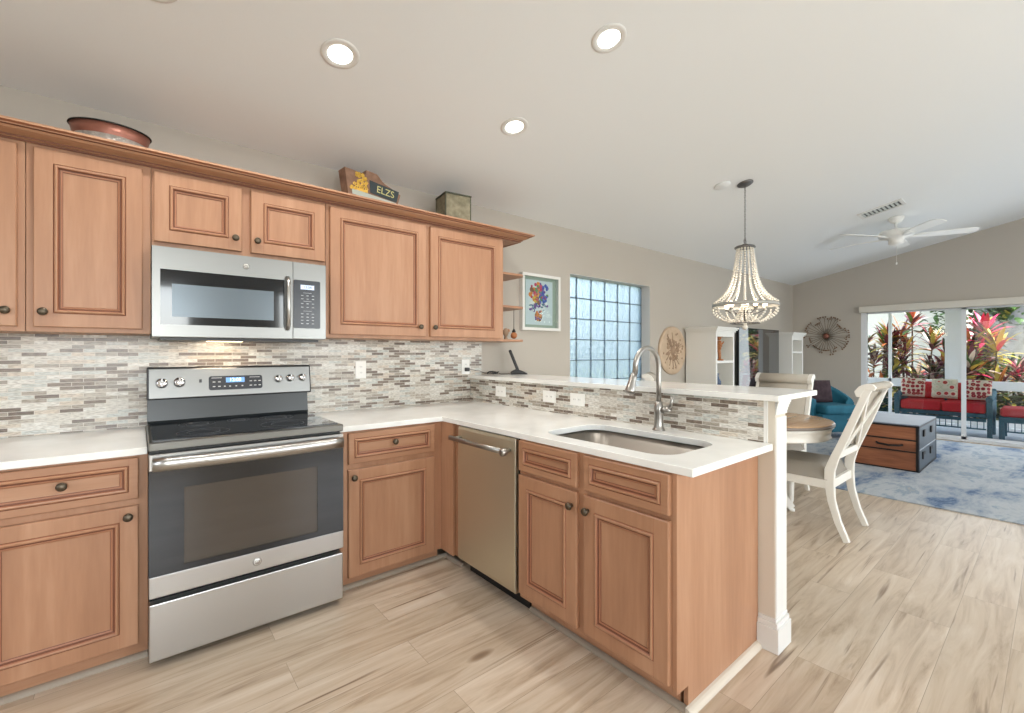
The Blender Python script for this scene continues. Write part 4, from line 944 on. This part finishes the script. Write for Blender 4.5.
b_ = MB(); b_.box(.02, TL-.02, -.005, -.003, .225, .24); b_.build('edge_band', 'chrome', tk)
# armchair
ac = thing('teal_armchair', 'teal velvet barrel armchair in the far corner', 'armchair', (8.13, 2.30, .010), radians(146)); ac.scale = (.85, .85, 1)
def shell_pts():
    A = []; n = 26
    for k in range(n+1):
        a = radians(-118+236*k/n); h_ = .55+.29*max(0, cos(a*.62))**2.2
        A.append((a, h_))
    return A
b_ = MB(); rings = []
for a, h_ in shell_pts():
    ca, sa = sin(a), -cos(a)
    prof = [(.42, .12), (.44, h_*.6), (.44, h_-.05), (.41, h_), (.35, h_), (.32, h_-.05), (.31, .40), (.31, .12)]
    rings.append([b_.P((rr*ca, rr*sa+.02, z)) for rr, z in prof])
for A, B in zip(rings, rings[1:]):
    for k in range(8): b_.F((A[k], A[(k+1) % 8], B[(k+1) % 8], B[k]), 0, True)
b_.F(rings[0][::-1]); b_.F(rings[-1]); b_.build('back_shell', 'teal_velvet', ac)
b_ = MB(); b_.prism([(.33*sin(a), .08-.38*cos(a)) if abs(a) < 2 else (0, 0) for a in [radians(q) for q in range(-90, 91, 15)]] + [(.33, .36), (-.33, .36)], 'Z', .1, .36); b_.build('seat_base', 'teal_velvet', ac, bevel=.01)
b_ = MB(); b_.box(-.30, .30, -.2, .42, .361, .50); b_.build('seat_cushion', 'teal_velvet', ac, bevel=.04, seg=4)
for x in (-.26, .26):
    for y in (-.24, .28):
        b_ = MB(); b_.lathe([(0, 0), (.015, 0), (.025, .1), (0, .1)], (x, y, 0), 10); b_.build('leg', 'old_wood', ac)
def pillow_mb(w_, h_, d_):
    b = MB(); n = 12; top = []; bot = []
    for i in range(n+1):
        for j_ in range(n+1):
            u, v = 2*i/n-1, 2*j_/n-1; e = max(0, (1-u**4)*(1-v**4))**.5
            pin = 1-.06*(1-abs(u))*(abs(v) > .9)-.0
            x, z = u*w_/2*(1-.05*(1-v*v)*0)*pin, v*h_/2
            top.append(b.P((x, -d_/2*e, z))); bot.append(b.P((x, d_/2*e, z)))
    m_ = n+1
    for i in range(n):
        for j_ in range(n):
            b.F((top[i*m_+j_], top[(i+1)*m_+j_], top[(i+1)*m_+j_+1], top[i*m_+j_+1]), 0, True); b.F((bot[i*m_+j_], bot[i*m_+j_+1], bot[(i+1)*m_+j_+1], bot[(i+1)*m_+j_]), 0, True)
    return b
def pillow(name, label, mat, loc, rot, w_=.4, h_=.4, d_=.13, group=None):
    o = pillow_mb(w_, h_, d_).build(name, mat); o.location = loc; o.rotation_euler = rot; return tag(o, label, 'pillow', group)
pillow('throw_pillow', 'dark plum patterned pillow leaning in the teal armchair', 'plaid_dark', (8.10, 2.35, .685), (radians(-10), 0, radians(-34)), .40, .34, .12)
# media wall
def tower(label, X0, X1, Y0, Zt, shelves):
    r = thing('bookcase', label, 'bookcase', (X0, Y0, 0), 0, 'white media wall bookcases'); wdt = X1-X0; dp_ = YW-.02-Y0; t_ = .035
    b = MB(); b.box(0, t_, 0, dp_, 0, Zt-.06); b.box(wdt-t_, wdt, 0, dp_, 0, Zt-.06); b.box(t_, wdt-t_, .0, dp_, 0, .10); b.box(t_, wdt-t_, 0, dp_, Zt-.12, Zt-.06); b.build('case', 'furniture_white', r, bevel=.002)
    b = MB(); b.box(t_, wdt-t_, dp_-.012, dp_, .1, Zt-.12); b.build('back_panel', 'shelf_back', r)
    b = MB(); b.box(-.012, wdt+.012, -.012, dp_, Zt-.06, Zt-.04); b.box(-.028, wdt+.028, -.028, dp_, Zt-.04, Zt-.02); b.box(-.04, wdt+.04, -.04, dp_, Zt-.02, Zt); b.build('cornice', 'furniture_white', r, bevel=.002)
    for z in shelves: MB().box(t_, wdt-t_, .005, dp_-.012, z, z+.03).build('shelf', 'furniture_white', r)
    return r
tower('left white bookcase tower, nearer the round wall plaque', 5.43, 5.92, 2.66, 1.60, (.45, .80, 1.15))
tower('right white bookcase tower, in the corner past the television', 7.90, 8.38, 2.66, 1.60, (.5, .9, 1.27))
cn = thing('media_console', 'low white media console under the television between bookcases', 'cabinet', (5.98, 2.66, 0))
b_ = MB(); b_.box(0, 1.86, .01, .39, 0, .60); b_.build('body', 'furniture_white', cn, bevel=.003)
for k in range(3): MB().box(.03+k*.61, .61+k*.61, -.008, .01, .08, .56).build('door', 'furniture_white', cn, bevel=.003)
tv = thing('television', 'large flat black television reflecting the glass doors', 'television', (7.14, 2.83, .60))
MB().box(-.71, .71, 0, .035, .14, 1.035).build('housing', 'tv_black', tv, bevel=.003)
MB().box(-.70, .70, -.002, 0, .155, 1.022).build('screen', 'tv_screen', tv)
b_ = MB(); b_.box(-.3, .3, -.08, .12, 0, .015); b_.box(-.05, .05, .01, .03, .015, .16); b_.build('stand', 'tv_black', tv)
# statue and vase on the left tower shelves
st = MB(); st.lathe([(0, 0), (.05, 0), (.05, .015), (.02, .02), (0, .02)], n=12)
st.tube([(.0, 0, .02), (-.01, 0, .09), (-.02, .0, .15)], [.012, .014, .022], 8); st.tube([(.02, 0, .02), (.012, 0, .09), (-.01, 0, .15)], [.012, .014, .02], 8)
st.tube([(-.015, 0, .14), (-.02, 0, .20), (-.012, 0, .25)], [.03, .038, .03], 10); st.tube([(-.012, 0, .24), (.03, -.02, .21), (.05, -.03, .24)], [.014, .011, .009], 7); st.tube([(-.012, 0, .24), (-.05, -.02, .21), (-.03, -.05, .18)], [.014, .011, .009], 7)
st.ball((-.008, 0, .285), .028, 12, 8); st.lathe([(0, .325), (.012, .325), (.03, .31), (.05, .30), (.05, .296), (0, .296)], (-.008, 0, 0), 12)
o = st.build('wooden_statue', 'clay'); o.location = (5.68, 2.74, 1.18); tag(o, 'brown carved figure wearing a hat on the bookcase shelf', 'figurine')
o = MB().lathe([(0, 0), (.03, 0), (.045, .05), (.045, .09), (.02, .13), (.015, .17), (.022, .19), (0, .19)], n=18).build('blue_vase', 'vase_blue'); o.location = (5.63, 2.74, .83); tag(o, 'small dark blue vase on the lower bookcase shelf', 'vase')
# starburst
plain('rod_tan', (126, 112, 94), .5, metal=.3); plain('tip_brown', (128, 98, 74), .5, metal=.3, var=20, vscale=30)
sb = thing('starburst_wall_art', 'round metal starburst of rods with copper tips on the far wall', 'wall decor', (XE, 2.553, 1.568))
b_ = MB(); random.seed(11)
for k in range(34):
    a = 2*pi*k/34+random.uniform(-.05, .05); R_ = random.choice((.21, .255, .29)); c1 = Vector((-.03, cos(a)*R_, sin(a)*R_))
    b_.tube([(-.02, cos(a)*.04, sin(a)*.04), tuple(c1)], .0035, 5)
    for da in (-.055, .055):
        q = R_+.04; e = (-.03, cos(a+da)*q, sin(a+da)*q); b_.tube([tuple(c1), e], .003, 5); b_.tube([(e[0]-.004, e[1], e[2]), (e[0]+.002, e[1], e[2])], .0125, 8, m=1)
b_.build('rods', ['rod_tan', 'tip_brown'], sb); MB().lathe([(0, -.05), (.03, -.045), (.045, -.03), (.045, 0), (0, 0)], n=20, axis='X').build('hub', 'copper', sb)

# ------------------------------------------------------------ sliding doors, valance
dr = tag(bpy.data.objects.new('door_1', None), 'white framed sliding glass doors to the lanai', kind='structure'); COL.objects.link(dr)
fr = MB(); fr.box(XE, XE+.1, DY0-.07, DY0, 0, DZ); fr.box(XE, XE+.1, DY1, DY1+.07, 0, DZ); fr.box(XE, XE+.1, DY1, DY0, DZ-.05, DZ); fr.box(XE-.01, XE+.12, DY1, DY0, 0, .03)
fr.build('door_frame', 'lanai_frame', dr, bevel=.003)
ys_ = [(2.0, .845), (.90, -.42), (-.37, -1.83)]
for k, (a, b2) in enumerate(ys_):
    xo = XE+.02+.04*(k % 2); p = MB(); p.box(xo, xo+.03, b2, b2+.05, .03, DZ-.05)
    if k != 0: p.box(xo, xo+.03, a-.05, a, .03, DZ-.05)
    else: p.box(xo, xo+.03, a-.01, a, .03, DZ-.05)
    p.box(xo, xo+.03, b2, a, .03, .07); p.box(xo, xo+.03, b2, a, DZ-.09, DZ-.05)
    po = p.build('sliding_panel', 'lanai_frame', dr); MB().box(xo+.012, xo+.018, b2+.05, a-.01, .07, DZ-.09).build('glass_pane', 'clear_glass', po)
vl = MB().box(XE-.09, XE-.002, DY1-.05, DY0+.01, 1.93, 2.03); plain('valance_cloth', (214, 209, 198), .7)
tag(vl.build('blind_valance', 'valance_cloth', bevel=.006), 'pale blind cassette above the sliding doors', 'valance')

# ------------------------------------------------------------ lanai and garden
LX = 11.5
struct('floor_lanai', MB().box(XE+.13, LX+.1, -4, 4.2, -.06, -.01), 'lanai_floor', 'pale blue grey lanai floor outside the sliding doors')
tag(MB().box(9.36, 9.78, -2.0, 2.2, -.01, -.003).build('outdoor_rug', 'outdoor_red'), 'faded red outdoor mat just outside the sliding doors', 'rug')
fr = MB(); fr.box(LX, LX+.06, -4, 4.2, .62, .775); fr.box(LX, LX+.06, -4, 4.2, -.01, .10); fr.box(LX, LX+.06, -4, 4.2, 2.25, 2.5)
for y in (3.4, 2.13, -.35, -1.8): fr.box(LX, LX+.05, y-.025, y+.025, .1, 2.3)
fr.box(LX-.02, LX+.1, 1.065, 1.335, .775, 2.3); fr.box(LX-.0, LX+.05, 1.17, 1.23, .1, .775)
struct('trim_9', fr, 'lanai_frame', 'white lanai rail with posts behind the outdoor settee', bevel=.003)
struct('ceiling_lanai', MB().box(XE+.14, LX+.5, -4, 4.2, 2.5, 2.6), 'ceiling_paint')
struct('ground', MB().box(LX+.1, 40, -14, 18, -.2, -.1).box(-8, LX+.1, 4.2, 18, -.2, -.1), 'lawn', 'sunlit lawn beyond the lanai')
# settee
sf = thing('wicker_settee', 'dark teal wicker settee with red seat cushions on the lanai', 'sofa', (9.80, .62, -.01), 0)
SWd = 1.14
b_ = MB(); b_.box(.05, .62, .05, SWd-.05, .30, .36); b_.build('seat_frame', 'wicker_teal', sf, bevel=.005)
for y in (0.0, SWd-.07):
    b_ = MB(); b_.box(0, .62, y, y+.07, .30, .56); b_.tube([(-.02, y+.035, .58), (.3, y+.035, .60), (.62, y+.035, .66)], .042, 10); b_.build('arm', 'wicker_teal', sf, bevel=.01)
    for x in (.0, .56): b_ = MB(); b_.box(x, x+.055, y+.005, y+.06, 0, .33); b_.build('leg', 'wicker_teal', sf, bevel=.006)
b_ = MB(); b_.box(.60, .66, .0, SWd, .30, .72); b_.build('backrest', 'wicker_teal', sf, bevel=.02)
b_ = MB(); b_.box(.03, .05, .07, SWd-.07, .24, .29); b_.box(.03, .05, .07, SWd-.07, .12, .14)
for k in range(14): b_.box(.035, .045, .09+k*.07, .10+k*.07, .13, .25)
b_.build('lattice_apron', 'wicker_teal', sf)
for k in range(2):
    y0 = .075+k*.497; MB().box(.0, .56, y0, y0+.49, .365, .515).build('seat_cushion', 'cushion_red', sf, bevel=.035, seg=4)
    MB().box(.46, .59, y0, y0+.49, .52, .80).build('back_cushion', 'cushion_red', sf, bevel=.04, seg=4)
RZ = pi/2*3
for k, (y, mt, lb) in enumerate(((1.56, 'floral_red', 'red floral pillow at the left end of the outdoor settee'), (1.17, 'floral_cream', 'cream pillow with large red flowers in the middle of the settee'), (.80, 'floral_red', 'red floral pillow at the right end of the outdoor settee'))):
    pillow('outdoor_pillow', lb, mt, (10.05-.02*(k == 1), y, .70), (radians(-12), 0, -pi/2), (.31), .31, .11, 'patterned pillows on the settee')
ot = thing('wicker_ottoman', 'dark teal wicker ottoman with red cushion at the right edge', 'ottoman', (9.80, -.12, -.01))
b_ = MB(); b_.box(0, .55, 0, .68, .26, .34); b_.build('frame', 'wicker_teal', ot, bevel=.006)
b_ = MB(); b_.box(.01, .02, .05, .63, .12, .14)
for k in range(9): b_.box(.01, .02, .06+k*.065, .07+k*.065, .13, .27)
b_.build('lattice_apron', 'wicker_teal', ot)
for x in (0, .5):
    for y in (0, .62): b_ = MB(); b_.box(x, x+.05, y, y+.06, 0, .27); b_.build('leg', 'wicker_teal', ot, bevel=.005)
MB().box(0, .55, .01, .67, .345, .475).build('cushion', 'cushion_red', ot, bevel=.04, seg=4)
# ti plants
LM = ['leaf_maroon', 'leaf_pink', 'leaf_green', 'leaf_yellow', 'leaf_orange', 'leaf_pale', 'leaf_dark']
def leaf(mb, c_, az, el, L_, w_, m_):
    d = Vector((cos(az)*cos(el), sin(az)*cos(el), sin(el))); side = Vector((-sin(az), cos(az), 0)); p = Vector(c_); prev = None; n = 5
    nrm = side.cross(d)
    for k in range(n+1):
        t_ = k/n; ww = w_*(sin(pi*min(1, (.08+t_*.92)))**.7)*(1-t_*.2)
        if k == n: ww = .002
        a, b, c2 = mb.P(p+side*ww/2+nrm*ww*.12), mb.P(p), mb.P(p-side*ww/2+nrm*ww*.12)
        if prev: mb.F((prev[0], a, b, prev[1]), m_, True); mb.F((prev[1], b, c2, prev[2]), m_, True)
        prev = (a, b, c2); p = p+d*L_/n; d = (d+Vector((0, 0, -.16-.1*t_))).normalized(); nrm = side.cross(d)
def ti_plant(label, x, y, heads, wts, lsz=.42, group='ti plants outside the lanai', name='ti_plant'):
    r = thing(name, label, 'plant', (x, y, -.1), 0, group); f = MB(); s_ = MB()
    for hx, hy, hz, special in heads:
        s_.tube([(hx*.3, hy*.3, 0), (hx*.8, hy*.8, hz*.5), (hx, hy, hz)], [.02, .016, .012], 6)
        for k in range(30):
            el = random.uniform(-.1, 1.35); az = random.uniform(0, 2*pi)
            mi = special if (special is not None and random.random() < .75 and el > .15) else random.choices(range(7), wts)[0]
            leaf(f, (hx, hy, hz-.16+.26*el/1.3), az, el, lsz*random.uniform(.7, 1.1), lsz*.19, mi)
    f.build('foliage', LM, r, fix=False); s_.build('stem', 'stem', r); return r
random.seed(21)
def heads(n, sx, sy, z0, z1, sp=None): return [(random.uniform(-sx, sx), random.uniform(-sy, sy), random.uniform(z0, z1), sp) for _ in range(n)]
ti_plant('maroon and green ti plant at the left end of the lanai window', 12.5, 2.62, heads(10, .3, .38, .5, 1.72), (5, 1, 3, 2, 2, 3, 2))
ti_plant('tall ti plant with dark red and yellow leaves left of the lanai column', 12.7, 1.98, heads(10, .3, .35, .4, 1.5) + [(0, 0, 2.0, None), (.1, .2, 1.7, 4)], (4, 1, 3, 3, 3, 2, 2))
ti_plant('low maroon ti plant beside the lanai column', 12.5, 1.45, heads(9, .3, .3, .4, 1.35), (5, 2, 3, 1, 1, 2, 3))
ti_plant('ti plant crowned with bright pink leaves right of the column', 12.4, .93, heads(12, .3, .28, .4, 1.4) + [(0, -.05, 1.72, 1), (.02, .0, 1.62, 1), (.05, .16, 1.5, 3), (-.05, -.2, 1.4, 3)], (3, 2, 3, 6, 3, 2, 2), .47)
ti_plant('low shrub with crimson and pale leaves at the right edge', 12.6, .30, heads(14, .35, .3, .35, 1.05), (6, 3, 1, 0, 1, 3, 3), .26, name='crimson_shrub')
ti_plant('dark green shrub behind the pink crowned ti plant', 13.6, .55, heads(18, .5, .7, .5, 1.0), (0, 0, 4, 2, 0, 0, 5), .38, name='green_shrub')
# neighbour house, tree
hs_ = thing('neighbour_house', 'pale blue grey neighbouring house behind the ti plants', 'house', (20, 2.5, -.1))
MB().box(0, 6, -.6, 12, 0, 3.6).build('wall', 'neighbour_wall', hs_)
b_ = MB(); b_.prism([(-1.3, 3.6), (12.5, 3.6), (5.5, 5.5)], 'X', -.6, 6.5); b_.build('roof', 'house_roof', hs_)
tr_ = thing('leaning_tree', 'garden tree with thick leaning grey trunk and green crown', 'tree', (16.6, .95, -.1))
b_ = MB(); b_.tube([(0, 0, 0), (0, -.04, .8), (.0, -.18, 1.5), (0, -.5, 2.3), (0, -1.0, 3.3)], [.42, .34, .32, .28, .2], 14); b_.tube([(0, -.2, 1.7), (.2, .35, 2.5), (.3, .9, 3.4)], [.12, .09, .06], 10); b_.build('trunk', 'bark', tr_)
b_ = MB(); random.seed(9)
for k in range(1500):
    a = random.uniform(0, 2*pi); rr = 2.0*random.random()**.5; leaf(b_, (rr*cos(a)*.7+.5, rr*sin(a)-.4, random.uniform(1.9, 4.2)), random.uniform(0, 6.28), random.uniform(-.6, .6), .28, .11, random.choice((0, 0, 1)))
tag(b_.build('crown', ['leaf_green', 'leaf_dark'], tr_, fix=False), 'green leafy crown')

def hedge(name, label, x0, x1, y0, y1, z1, n, lsz, mats_, seed):
    random.seed(seed); r = thing(name, label, 'hedge', ((x0+x1)/2, (y0+y1)/2, -.1)); wx, wy = (x1-x0)/2, (y1-y0)/2
    b_ = MB()
    for k in range(n):
        f_ = random.random(); y = random.uniform(-wy, wy); z = random.uniform(.05, z1)
        x = -wx+random.uniform(-.1, .12) if f_ < .7 else random.uniform(-wx, wx)
        if f_ >= .7: z = z1+random.uniform(-.15, .12)
        leaf(b_, (x, y, z), random.uniform(pi*.5, pi*1.5), random.uniform(-.5, .9), lsz*random.uniform(.6, 1.2), lsz*.4, random.randrange(len(mats_)))
    b_.build('foliage', mats_, r, fix=False)
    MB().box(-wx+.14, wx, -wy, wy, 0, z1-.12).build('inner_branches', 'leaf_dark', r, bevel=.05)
hedge('boundary_hedge', 'tall green hedge at the back of the garden behind the leaning tree', 19, 20.2, -6, 1.6, 3.2, 3200, .34, ['leaf_green', 'leaf_dark', 'leaf_green', 'leaf_yellow'], 4)
hedge('low_hedge', 'low dark leafy hedge just outside the lanai behind the settee', 11.75, 12.15, -1.5, 3.6, .72, 2200, .16, ['leaf_dark', 'leaf_green', 'leaf_dark', 'leaf_pale', 'leaf_yellow'], 5)
